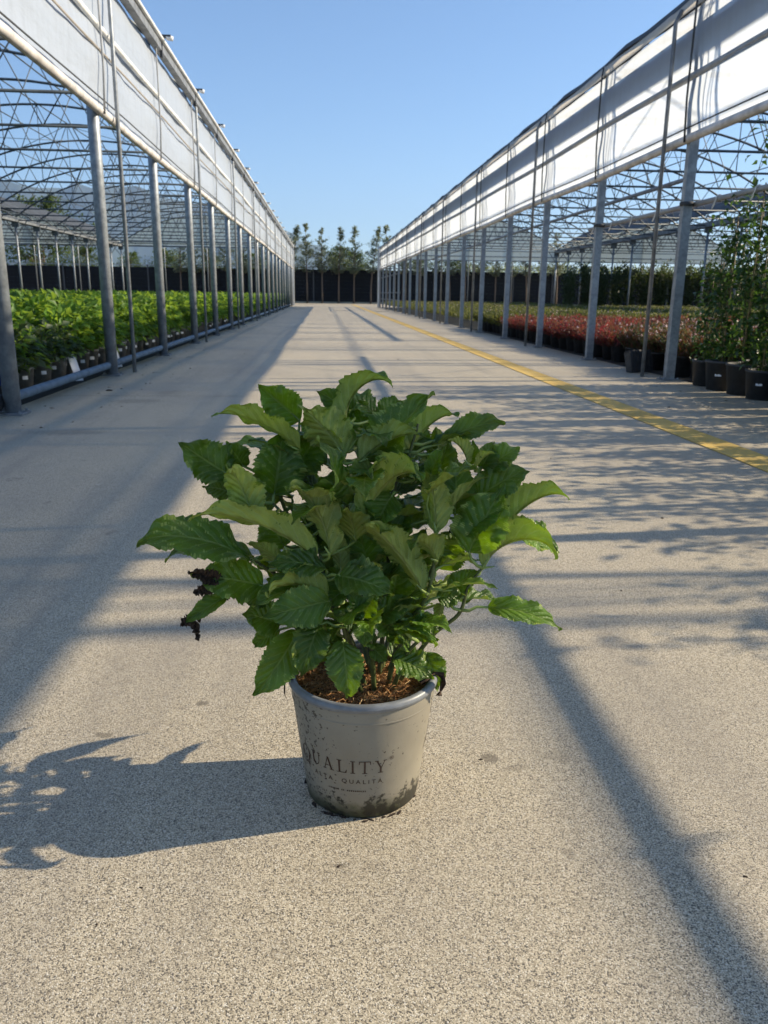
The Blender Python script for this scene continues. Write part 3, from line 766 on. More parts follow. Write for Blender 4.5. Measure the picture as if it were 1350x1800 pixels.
# -- perennials in the right house
spots = []
for i in range(0, 34):
    for j in range(0, 125):
        x = XR+.42+i*.46+r.uniform(-.05, .05); y = 4.6+j*.45+r.uniform(-.05, .05)
        if y < 57 and in_view(x, y) and not (y < 8.9 and x < XR+1.5) and not (x > 14 and y > 43): spots.append((x, y))
spots.sort(key=lambda p: p[0]**2+p[1]**2-(14 if p[0] < 4.7 else 0))
cnt = 0
def kind_of(x, y):
    return 'pink' if y+.05*x < 11.9 else ('red' if y < 18.6 else 'yel')
per = {'pink': (pink_v, 'tufty perennial with small pale pink flowers in dark pot', 'pink-flowered perennials'),
       'red': (red_v, 'red-leaved tufty perennial in dark pot in the red bed', 'red perennials'),
       'yel': (yel_v, 'yellow-green tufty perennial in dark pot in the pale bed', 'yellow-green perennials')}
rest = {'pink': [], 'red': [], 'yel': []}
for i, (x, y) in enumerate(spots):
    k = kind_of(x, y); fv, lab, g = per[k]
    if i < 300: potted('potted_perennial', lab, 'plant', g, x, y, r.uniform(0, 6.28), r.uniform(.92, 1.12), dp, fv[i % 3])
    else: rest[k].append((x, y))
for k, mats, nm, lab in (('red', ['red_leaf', 'redbrown', 'petal'], 'red_bed', 'mass of red perennials farther back in the red bed'),
                         ('yel', ['yellow_leaf', 'perennial', 'petal'], 'yellow_green_bed', 'mass of yellow-green perennials stretching towards the dark fence'),
                         ('pink', ['perennial', 'redbrown', 'petal'], 'pink_flower_bed', 'mass of pink-flowered perennials behind the climbers')):
    if not rest[k]: continue
    gens = [tuft(s, 32, .33, .26, .19, 1, None, 2, hr=(.75, 1.)) for s in (91, 92, 93)]
    for g in gens:   # broader blades where single leaves cannot be told apart
        pass
    V, Fc, mi = merge(rest[k], gens, r)
    o = obj(nm, np_mesh(nm, V, Fc, [M[q] for q in mats], mi)); tag(o, lab, 'plants', kind='stuff')
# -- climbers on canes just inside the right front
def climber(seed, H):
    r = np.random.default_rng(seed); mb = MB(); mc = MB()
    Cs, Ds = [], []
    for c in range(3):
        th = c*2.1+seed; b = np.array([.07*math.cos(th), .07*math.sin(th), .2]); t = np.array([.05*math.cos(th), .05*math.sin(th), H*r.uniform(.85, 1.)])
        mc.tube([b, t], .007, 6)
    for c in range(6):
        th = r.uniform(0, 6.28); k = 12; hh = H*r.uniform(.65, 1.15)
        pts = []
        for i in range(k+1):
            t = i/k; rad = .05+.12*t*r.uniform(.4, 1.1)*math.sin(t*3.0)
            pts.append(np.array([rad*math.cos(th+t*5), rad*math.sin(th+t*5), .24+hh*t]))
        if hh > H*.95: pts[-1] += np.array([r.normal(0, .12), r.normal(0, .12), -.05])
        mb.tube(pts, [.007*(1-.7*i/k) for i in range(k+1)], 5)
        P_ = np.array(pts)
        nl = 88; s = r.uniform(.06, 1., nl)**1.15*k; i0 = np.minimum(s.astype(int), k-1); f = (s-i0)[:, None]
        base = P_[i0]*(1-f)+P_[i0+1]*f
        cl = r.normal(0, .045, (nl, 3))*np.array([1.5, 1.5, .8])
        Cs.append(base+cl); d = r.normal(0, 1, (nl, 3)); d[:, 2] = d[:, 2]*.4-.15; Ds.append(d)
    C = np.concatenate(Cs); D = np.concatenate(Ds)
    V, Fc = leaf_cloud(C, D, r.uniform(.055, .11, len(C)), r.uniform(.03, .055, len(C)), r)
    return mc.mesh('canes', M['cane'], True), mb.mesh('vine', M['stem'], True), np_mesh('foliage', V, Fc, M['climb'])
clv = [climber(s, h) for s, h in ((1, 1.45), (2, 1.7), (3, 1.95), (4, 1.35), (5, 1.6))]
k = 0
for row, (x, ya, yb, st_) in enumerate(((XR+.17, 2.15, 8.5, .41), (XR+.66, 2.2, 8.3, .55))):
    y = yb
    while y > ya:
        t = empty('potted_climber', (x+r.uniform(-.03, .03), y, 0.), r.uniform(0, 6.28)); sc = r.uniform(.93, 1.06); t.scale = (sc, sc, sc)
        tag(t, 'tall dark-leaved climber on canes in dark pot, at the edge of the concrete' if row == 0 else 'tall dark-leaved climber on canes standing behind the edge row',
            'plant', 'climbers at the concrete edge' if row == 0 else 'climbers behind the edge row')
        p = obj('pot', cp_, t)
        if row == 0 and k % 2: obj('price_sticker', st_c, p, rz=-t.rotation_euler[2]-.75)
        a, b, c = clv[k % 5]; obj('canes', a, t); obj('vine', b, t); obj('foliage', c, t)['kind'] = 'stuff'
        y -= st_*r.uniform(.93, 1.07); k += 1
# -- tall dark shrubs at the back of the right house
def shrub(seed):
    r = np.random.default_rng(seed); mb = MB(); C = []; D = []
    for c in range(9):
        th = r.uniform(0, 6.28); H = r.uniform(2.1, 2.75); e = np.array([.45*math.cos(th)*r.uniform(.3, 1), .45*math.sin(th)*r.uniform(.3, 1), H])
        mb.tube([(0, 0, 0), e*[.5, .5, .5], e], [.02, .014, .006], 5)
        n = 75; s = r.uniform(.08, 1.03, n)[:, None]; C.append(e*np.concatenate([s**.7, s**.7, s], 1)+r.normal(0, .10, (n, 3))); D.append(r.normal(0, 1, (n, 3))+[0, 0, .3])
    C = np.concatenate(C); D = np.concatenate(D); V, Fc = leaf_cloud(C, D, r.uniform(.14, .26, len(C)), r.uniform(.06, .10, len(C)), r)
    return mb.mesh('stems', M['stem'], True), np_mesh('crown', V, Fc, M['shrub_far'])
shv = [shrub(s) for s in (1, 2, 3)]
k = 0
for row in range(2):
    for i in range(18):
        t = empty('tall_shrub', (13.6+i*.85+row*.4+r.uniform(-.1, .1), 45+row*1.1, -.012), r.uniform(0, 6)); sc = r.uniform(.92, 1.08); t.scale = (sc, sc, sc)
        tag(t, 'tall dark green shrub in the row behind the yellow-green bed', 'shrub', 'row of tall dark shrubs'); a, b = shv[k % 3]; obj('stems', a, t); obj('crown', b, t); k += 1

# ------------------------------------------------------------------ small things along the edges
def card(name, label, x, y, w, h, mat, rx, rz):
    mb = MB(); mb.box((0, 0, h/2), (w, .004, h)); o = obj(name, mb.mesh(name, mat), loc=(x, y, .0), rot=(rx, 0, rz)); tag(o, label, 'card', 'plant cards by the pots')
    return o
card('plant_card', 'white plant card leaning against grey pots by the bottom pipe', XL-.20, 8.72, .09, .30, M['sticker'], -.42, .9)
card('plant_card', 'white plant card leaning against grey pots by the bottom pipe', XL-.18, 10.35, .09, .26, M['sticker'], -.40, .9)
sp_ = empty('standpipe', (-2.64, 6.82, 0)); tag(sp_, 'blue water hose standing on a black coupling by the first post', 'hose')
mb = MB(); mb.tube([(0, 0, .14), (-.01, .0, .5), (-.05, .02, .9), (-.12, .04, 1.25)], .028, 10); obj('hose', mb.mesh('hose', M['blue_plastic'], True), sp_)
mb = MB(); mb.tube([(0, 0, -.01), (0, 0, .08), (0, 0, .082), (0, 0, .16)], [.045, .045, .038, .038], 12); obj('coupling', mb.mesh('coupling', M['black_plastic'], True), sp_)
cr = empty('plastic_tray', (4.02, 9.98, 0.0), .35); tag(cr, 'dark plastic tray tipped on its side beside the pots', 'tray')
mb = MB()
for (c, d) in (((0, 0, .15), (.34, .02, .28)), ((-.16, .05, .15), (.02, .10, .28)), ((.16, .05, .15), (.02, .10, .28)), ((0, .05, .28), (.34, .10, .02)), ((0, .05, .02), (.34, .10, .02))): mb.box(c, d)
to = obj('tray_shell', mb.mesh('tray_shell', M['dark_pot']), cr, rot=(-.30, 0, 0))
mb = MB()
for q in range(5): mb.box((-.12+q*.06, -.015, .15), (.012, .012, .24))
obj('ribs', mb.mesh('ribs', M['dark_pot']), to)
# crumbs of soil and bits of leaf lying on the concrete
def crumb(seed, s):
    r = np.random.default_rng(seed); V = []; n = 7
    for a, (z, q) in enumerate(((0, 1.), (.35, .85), (.6, .35))):
        for j in range(n): rr = s*q*r.uniform(.6, 1.2); V.append((rr*math.cos(j*6.283/n), rr*math.sin(j*6.283/n)*.6, z*s))
    V.append((0, 0, .65*s)); Fc = [(a*n+j, a*n+(j+1) % n, (a+1)*n+(j+1) % n, (a+1)*n+j) for a in range(2) for j in range(n)]+[(2*n+j, 2*n+(j+1) % n, 3*n) for j in range(n)]
    return np_mesh('soil_crumb', V, Fc, [M['soil']])
crm = [crumb(s, 1.) for s in range(4)]
for i, (px, py, s) in enumerate(((192, 687, .035), (178, 716, .014), (214, 715, .014), (72, 752, .016), (335, 648, .02), (1176, 716, .018), (1164, 911, .012), (1310, 1541, .006),
                                 (1245, 715, .012), (517, 668, .012), (700, 632, .02), (1092, 1038, .007), (845, 1335, .006), (128, 742, .012), (40, 748, .012), (430, 622, .016), (968, 806, .008), (945, 815, .007),
                                 (1008, 801, .008), (248, 1560, .005), (595, 1523, .005), (170, 1625, .004), (1245, 760, .009), (300, 663, .012))):
    p = on_ground(px, py); o = obj('soil_crumb', crm[i % 4], loc=(p[0], p[1], -.001), rz=i*1.3); o.scale = (s, s, s*.7)
    tag(o, 'small dark crumb of soil lying on the concrete', 'crumb', 'soil crumbs on the concrete')

re_ = np.random.default_rng(55)
for i in range(70):
    left_ = i % 3 > 0
    x = XL+.02+abs(re_.normal(0, .28)) if left_ else XR+.05-abs(re_.normal(0, .25)); y = re_.uniform(6.3, 16) if left_ else re_.uniform(5.5, 14)
    o = obj('soil_crumb', crm[i % 4], loc=(x, y, -.001), rz=i*1.7); q = re_.uniform(.006, .018); o.scale = (q*1.4, q, q*.6)
    tag(o, 'small dark crumb of soil lying on the concrete', 'crumb', 'soil crumbs on the concrete')

# ------------------------------------------------------------------ the hydrangea in the foreground
PC = np.array([.068, 1.36, 0.]); RB, RT, PH = .106, .136, .240
hero = empty('potted_hydrangea', PC); tag(hero, 'large leafy hydrangea in printed taupe pot standing alone on the concrete', 'plant')
def pr(z): return RB+(RT-RB)*z/PH
mb = MB(); mb.lathe([(.001, .003), (RB-.006, .003), (RB-.004, .0), (RB, .004), (pr(.06), .06), (pr(.13), .13), (pr(PH-.012), PH-.012), (pr(PH)-.002, PH-.010), (pr(PH)-.006, PH-.02), (pr(.19)-.006, .19), (.001, .185)], 96)
hp = obj('pot', mb.mesh('pot', M['pot'], True), hero)
# rolled rim
mb = MB(); prof = [(RT-.004+.0075*math.cos(a), PH-.004+.0075*math.sin(a)*1.15) for a in np.linspace(0, 2*math.pi, 15)]; mb.lathe(prof, 96)
obj('rim', mb.mesh('rim', M['rim'], True), hp)
# faint moulded ridge
mb = MB(); prof = [(pr(.205)+.0006, .205-.0020), (pr(.205)+.0014, .205), (pr(.205)+.0006, .205+.0020)]; mb.lathe(prof, 96); obj('moulded_ring', mb.mesh('moulded_ring', M['pot'], True), hp)
# --- lettering wrapped round the pot
def wrap(pts2, ang0, z0, lift=.0008):
    out = []
    for (x, y) in pts2:
        z = z0+y; rr = pr(z)+lift; a = ang0+x/pr(z0)
        out.append((rr*math.sin(a), -rr*math.cos(a), z))
    return out
def stroke_polys(ch):
    """serif capitals in a box of height 1: list of polygons"""
    S = .055; T = .125; h = .055
    def rect(x0, y0, x1, y1): return [(x0, y0), (x1, y0), (x1, y1), (x0, y1)]
    def slab(x0, y0, x1, y1, w0): return [(x0, y0), (x0+w0, y0), (x1+w0, y1), (x1, y1)]
    if ch == 'I': return [rect(.10, 0, .10+T, 1), rect(0, 0, .325, h), rect(0, 1-h, .325, 1)], .33
    if ch == 'L': return [rect(.10, 0, .10+T, 1), rect(0, 0, .62, h), rect(0, 1-h, .325, 1), [(.50, 0), (.64, 0), (.68, .27), (.64, .27)]], .68
    if ch == 'T': return [rect(.33, 0, .33+T, 1), rect(.22, 0, .56, h), rect(.02, 1-h, .77, 1), [(.02, 1), (.09, 1), (.045, .74), (0, .74)], [(.70, 1), (.77, 1), (.79, .74), (.745, .74)]], .80
    if ch == 'A': return [slab(.08, 0, .37, 1, S), slab(.60, 0, .33, 1, T), rect(.20, .30, .60, .30+S), rect(0, 0, .24, h), rect(.53, 0, .84, h)], .84
    if ch == 'Y': return [slab(.36, .42, .08, 1, T), slab(.43, .42, .68, 1, S), rect(.36, 0, .36+T, .46), rect(.25, 0, .60, h), rect(0, 1-h, .28, 1), rect(.58, 1-h, .82, 1)], .82
    if ch == 'U':
        P = [rect(.09, .32, .09+T, 1), rect(.62, .32, .62+S, 1), rect(0, 1-h, .31, 1), rect(.53, 1-h, .77, 1)]
        k = 12
        for i in range(k):
            a0, a1 = math.pi+math.pi*i/k, math.pi+math.pi*(i+1)/k; cx = .383
            w0 = .5*(T-S)*(-math.cos(a0)+1)/1+S; w1 = .5*(T-S)*(-math.cos(a1)+1)+S
            P.append([(cx+.293*math.cos(a0), .32+.32*math.sin(a0)), (cx+.293*math.cos(a1), .32+.32*math.sin(a1)), (cx+(.293-w1)*math.cos(a1), .32+(.32-w1*.7)*math.sin(a1)), (cx+(.293-w0)*math.cos(a0), .32+(.32-w0*.7)*math.sin(a0))])
        return P, .78
    if ch == 'Q':
        P = []; k = 26; H = 1.42; cx, cy, rx, ry = .50, 1.-H/2+.10, .48, H/2-.06
        for i in range(k):
            a0, a1 = 2*math.pi*i/k, 2*math.pi*(i+1)/k
            w0 = .05+.09*abs(math.cos(a0)); w1 = .05+.09*abs(math.cos(a1))
            P.append([(cx+rx*math.cos(a0), cy+ry*math.sin(a0)), (cx+rx*math.cos(a1), cy+ry*math.sin(a1)), (cx+(rx-w1)*math.cos(a1), cy+(ry-.055)*math.sin(a1)), (cx+(rx-w0)*math.cos(a0), cy+(ry-.055)*math.sin(a0))])
        # inner spiral and tail
        pts = [(cx+(.06+.014*i)*math.cos(i*.62), cy-.20+(.06+.014*i)*math.sin(i*.62)) for i in range(13)]
        for i in range(12):
            (x0, y0), (x1, y1) = pts[i], pts[i+1]; nx, ny = -(y1-y0), x1-x0; l = math.hypot(nx, ny); nx, ny = nx/l*.028, ny/l*.028
            P.append([(x0-nx, y0-ny), (x1-nx, y1-ny), (x1+nx, y1+ny), (x0+nx, y0+ny)])
        P.append([(.42, -.22), (.55, -.30), (.98, -.34), (.98, -.28), (.60, -.22), (.48, -.14)])
        return P, .98
def add_letter(ch, ang, z0, size, nm='letter'):
    P, adv = stroke_polys(ch); mb = MB()
    for k_, poly in enumerate(P):
        # subdivide wide rectangles so they follow the curve
        xs_ = [p[0] for p in poly]; n_ = 4 if (len(poly) == 4 and max(xs_)-min(xs_) > .25) else 1
        if n_ == 1: mb.add(wrap([(x*size, y*size) for x, y in poly], ang, z0, .0007+.00004*k_), [tuple(range(len(poly)))])
        else:
            (a, b, c, d) = poly
            for q in range(n_):
                f0, f1 = q/n_, (q+1)/n_
                L_ = lambda p, s, f: (p[0]+(s[0]-p[0])*f, p[1]+(s[1]-p[1])*f)
                mb.add(wrap([(x*size, y*size) for x, y in (L_(a, b, f0), L_(a, b, f1), L_(d, c, f1), L_(d, c, f0))], ang, z0, .0007+.00004*k_), [(0, 1, 2, 3)])
    o = obj(nm, mb.mesh(nm, M['print_brown']), hp); return adv*size
ang = math.radians(-67); z0 = .102; size = .0265
for ch in 'QUALITY':
    w = add_letter(ch, ang, z0, size); ang += (w+.0062)/pr(z0)
def add_text(txt, ang, z0, size, spacing, nm):
    cu = bpy.data.curves.new(nm, 'FONT'); cu.body = txt; cu.size = size; cu.space_character = spacing; cu.resolution_u = 3
    t = bpy.data.objects.new(nm, cu); COL.objects.link(t)
    dg = bpy.context.evaluated_depsgraph_get(); me = bpy.data.meshes.new_from_object(t.evaluated_get(dg)); 
    bpy.data.objects.remove(t); bpy.data.curves.remove(cu)
    co = [(v.co.x, v.co.y) for v in me.vertices]; w = wrap(co, ang, z0)
    for v, p in zip(me.vertices, w): v.co = p
    me.materials.clear(); me.materials.append(M['print_brown']); me.update(); return obj(nm, me, hp)
add_text('\u00ae', ang-.01, z0+.024, .011, 1, 'registered_mark')
add_text('ALTA  QUALIT\u00c0', math.radians(-50), .080, .0125, 1.55, 'lettering')
mb = MB(); xq = 0.; rp = np.random.default_rng(3)
for q in range(20):   # a worn line of print too fine to read
    wq = rp.uniform(.0012, .0030)
    if q not in (6, 9): mb.add(wrap([(xq, 0), (xq+wq, 0), (xq+wq, rp.uniform(.002, .0034)), (xq, rp.uniform(.002, .0034))], math.radians(-34), .062), [(0, 1, 2, 3)])
    xq += wq+.0014
obj('small_print', mb.mesh('small_print', M['print_brown']), hp)
# part of the next print, seen on the turned side
mb = MB()
for q, poly in enumerate(([(0, 0), (.030, 0), (.034, .016), (.012, .016)], [(.016, .0165), (.030, .0165), (.036, .042), (.026, .042)], [(.028, .060), (.05, .060), (.05, .086), (.034, .086)])):
    mb.add(wrap(poly, math.radians(66), .105), [tuple(range(4))])
obj('print_mark', mb.mesh('print_mark', M['print_brown']), hp)
# mossy crumbs round the foot
for i in range(22):
    a = rng.uniform(-2.2, 1.3); s = rng.uniform(.0015, .0075)**1.0
    o = obj('moss_crumb', crm[i % 4], hp, loc=((RB+rng.uniform(-.002, .008))*math.sin(a), -(RB+rng.uniform(-.002, .008))*math.cos(a), -.0005), rz=a+rng.uniform(-.6, .6)); o.scale = (s*rng.uniform(1., 2.2), s*.8, s*.7)
# --- soil and coir
mb = MB(); n = 64; V = []
rr_ = np.random.default_rng(8)
for k_, f in enumerate((1.0, .8, .55, .25, 0.0)):
    for j in range(n): V.append(((pr(.215)-.005)*f*math.cos(j*6.283185/n), (pr(.215)-.005)*f*math.sin(j*6.283185/n), .205+.012*(1-f)+rr_.normal(0, .003)))
Fc = np.array([(k_*n+j, k_*n+(j+1) % n, (k_+1)*n+(j+1) % n, (k_+1)*n+j) for k_ in range(4) for j in range(n)])
so_ = obj('soil', np_mesh('soil', V, Fc, M['soil'], smooth=True), hero)
V = []; Fc = []; mi = []; o_ = 0
for i in range(5200):
    a = rr_.uniform(0, 6.283); rad = (pr(.215)-.008)*math.sqrt(rr_.uniform(0, 1)); c = np.array([rad*math.cos(a), rad*math.sin(a), .209+.012*(1-rad/.13)+abs(rr_.normal(0, .005))])
    L_ = rr_.uniform(.008, .034); d = rr_.normal(0, 1, 3); d[2] *= .28; d /= np.linalg.norm(d)
    bend = rr_.normal(0, .25, 3)*L_; w_ = rr_.uniform(.00025, .0006); s_ = np.cross(d, rr_.normal(0, 1, 3)); s_ /= np.linalg.norm(s_)+1e-9
    pts = [c-d*L_/2, c+bend*.5, c+d*L_/2]
    for q in pts:
        e = math.hypot(q[0], q[1]); lim = pr(.215)-.006
        if e > lim: q[0] *= lim/e; q[1] *= lim/e
        q[2] = max(q[2], .206)
    for q in pts: V += [q+s_*w_, q-s_*w_+np.array([0, 0, w_])]
    Fc += [(o_, o_+1, o_+3, o_+2), (o_+2, o_+3, o_+5, o_+4)]; mi += [1 if i % 6 == 0 else 0]*2; o_ += 6
cf = obj('coir_fibres', np_mesh('coir_fibres', V, np.array(Fc), [M['coir'], M['coir_pale']], mi), hero); cf['kind'] = 'stuff'

# --- leaves
YC = 1.36
def leaf_prof(t):
    f = np.sin(np.pi*np.clip(t, 0, 1)**.70)**.92
    f = f*1.03
    tipf = np.clip((t-.80)/.20, 0, 1); f = f*(1-.55*tipf*(1-tipf)*2.6)
    return f
def leaf_mesh(base, tip, nrm, W, bend=.5, fold=.25, wave=.05, twist=0., seed=0, hook=0.):
    r = np.random.default_rng(1000+seed)
    a = tip-base; L = np.linalg.norm(a); a = a/L
    nrm = nrm-a*np.dot(nrm, a); nrm /= np.linalg.norm(nrm)
    b = np.cross(nrm, a)
    nt_, ns = 49, 9
    t = np.linspace(0, 1, nt_)
    th = bend*(.5-t)*1.0-hook*np.clip((t-.6)/.4, 0, 1)**2
    dx, dz = np.cos(th), np.sin(th)
    sx = np.concatenate([[0], np.cumsum((dx[1:]+dx[:-1])/2)])/(nt_-1); sz = np.concatenate([[0], np.cumsum((dz[1:]+dz[:-1])/2)])/(nt_-1)
    # chord to unit x
    cl = math.hypot(sx[-1], sz[-1]); ca = math.atan2(sz[-1], sx[-1]); c_, s_ = math.cos(-ca)/cl, math.sin(-ca)/cl
    X = sx*c_-sz*s_; Z = sx*s_+sz*c_; th = th-ca
    prof = leaf_prof(t)*W/2
    teeth = 15+int(r.integers(0, 4)); ph = r.uniform(0, 6.28, 5)
    s = np.linspace(-1, 1, ns)
    V = np.zeros((nt_, ns, 3)); uv = np.zeros((nt_, ns, 2))
    saw = ((t*teeth) % 1.0); amp = np.clip((t-.16)/.12, 0, 1)*np.clip((1.-t)/.06, 0, 1)
    for j, q in enumerate(s):
        e = abs(q)**3
        wv = prof*q*(1+e*amp*.19*(.75-saw))*(1+.04*math.copysign(1, q)*np.sin(t*5+ph[3]))
        along = e*amp*.012*(saw)
        fl = np.clip(fold*1.45*(1+.35*np.sin(t*3+ph[0])), 0, 1.1)
        up = np.abs(wv)*np.tan(fl)-.35*np.abs(wv)*np.abs(q)**2*np.tan(fl)
        up = up+wave*W*np.sin(t*14+ph[1]+(1.7 if q > 0 else 0))*q*q+wave*.9*W*np.sin(t*27+ph[2]+(2.9 if q > 0 else 0))*abs(q)**3
        # quilted blade between side veins
        up = up-.010*W*np.cos((t-.27*abs(q))*8*2*np.pi)*(1-abs(q)**4)*(abs(q) > .05)
        tw = twist*(t-.3)
        y2 = wv*np.cos(tw)-up*np.sin(tw); z2 = wv*np.sin(tw)+up*np.cos(tw)
        V[:, j, 0] = (X+along)*L-np.sin(th)*z2; V[:, j, 1] = y2; V[:, j, 2] = Z*L+np.cos(th)*z2
        uv[:, j, 0] = t; uv[:, j, 1] = q*.5+.5
    V = V.reshape(-1, 3); uv = uv.reshape(-1, 2)
    Wd = base+V[:, :1]*a+V[:, 1:2]*b+V[:, 2:]*nrm
    F1 = np.array([(i*ns+j, (i+1)*ns+j, (i+1)*ns+j+1, i*ns+j+1) for i in range(nt_-1) for j in range(ns-1)])
    # leaf thickness: under side a fraction of a millimetre below, edges kept together
    th_ = .00045*np.tile(np.clip((1-np.abs(s)**6), .05, 1), nt_)
    Wu = Wd-nrm*th_[:, None]
    k = len(Wd)
    V2 = np.concatenate([Wd, Wu]); F2 = F1[:, ::-1]+k
    Fc = np.concatenate([F1, F2]); mi = np.concatenate([np.zeros(len(F1)), np.ones(len(F2))])
    return V2, Fc, mi, np.concatenate([uv, uv])
def pp(px, py, dy): return at_y(px, py, YC+dy)
stems_px = [
    [(690, 1185, -.01), (704, 1115, -.02), (748, 1052, -.05), (764, 985, -.05), (766, 935, -.05)],
    [(705, 1180, .00), (755, 1122, -.01), (806, 1080, -.02), (822, 1035, -.02), (848, 998, -.02)],
    [(650, 1185, -.02), (603, 1100, -.05), (572, 1050, -.06), (566, 990, -.05), (553, 960, -.03), (480, 885, .0)],
    [(640, 1185, .01), (560, 1080, .0), (485, 1010, -.01), (440, 984, -.02)],
    [(660, 1185, .03), (640, 1050, .05), (612, 900, .04), (600, 810, .02), (608, 745, .02)],
    [(672, 1185, .03), (682, 1000, .03), (690, 870, .02), (716, 808, .02), (735, 745, .03)],
    [(684, 1185, .04), (760, 1000, .07), (820, 880, .05), (846, 822, .04)],
    [(650, 1185, .04), (565, 1000, .07), (495, 880, .05), (505, 780, .04)],
    [(640, 1185, -.04), (612, 1140, -.08), (603, 1100, -.09)],
    [(664, 1185, -.03), (652, 1130, -.07), (637, 1085, -.09)],
    [(700, 1180, -.02), (715, 1150, -.06), (745, 1120, -.06)],
    [(676, 1185, .06), (700, 1000, .13), (690, 860, .14)],
    [(660, 1185, .06), (600, 1000, .14), (570, 860, .13)],
]
stem_pts = []
for st in stems_px:
    P_ = [pp(*q) for q in st]; P_[0][2] = .20; P_[0][:2] = PC[:2]+(P_[0][:2]-PC[:2])*.8
    # smooth resample
    Q = []
    for i in range(len(P_)-1):
        p0 = P_[max(i-1, 0)]; p1 = P_[i]; p2 = P_[i+1]; p3 = P_[min(i+2, len(P_)-1)]
        for t in np.linspace(0, 1, 6, endpoint=(i == len(P_)-2)):
            Q.append(.5*((2*p1)+(-p0+p2)*t+(2*p0-5*p1+4*p2-p3)*t*t+(-p0+3*p1-3*p2+p3)*t**3))
    mb = MB(); k = len(Q); mb.tube([q-PC for q in Q], [.0050*(1-.55*i/k) for i in range(k)], 8); obj('stem', mb.mesh('stem', M['stem'], True), hero)
    stem_pts += Q[2:]
stem_pts = np.array(stem_pts)
NT = np.array([0, -.72, .70]); NU = np.array([0, .90, .42])
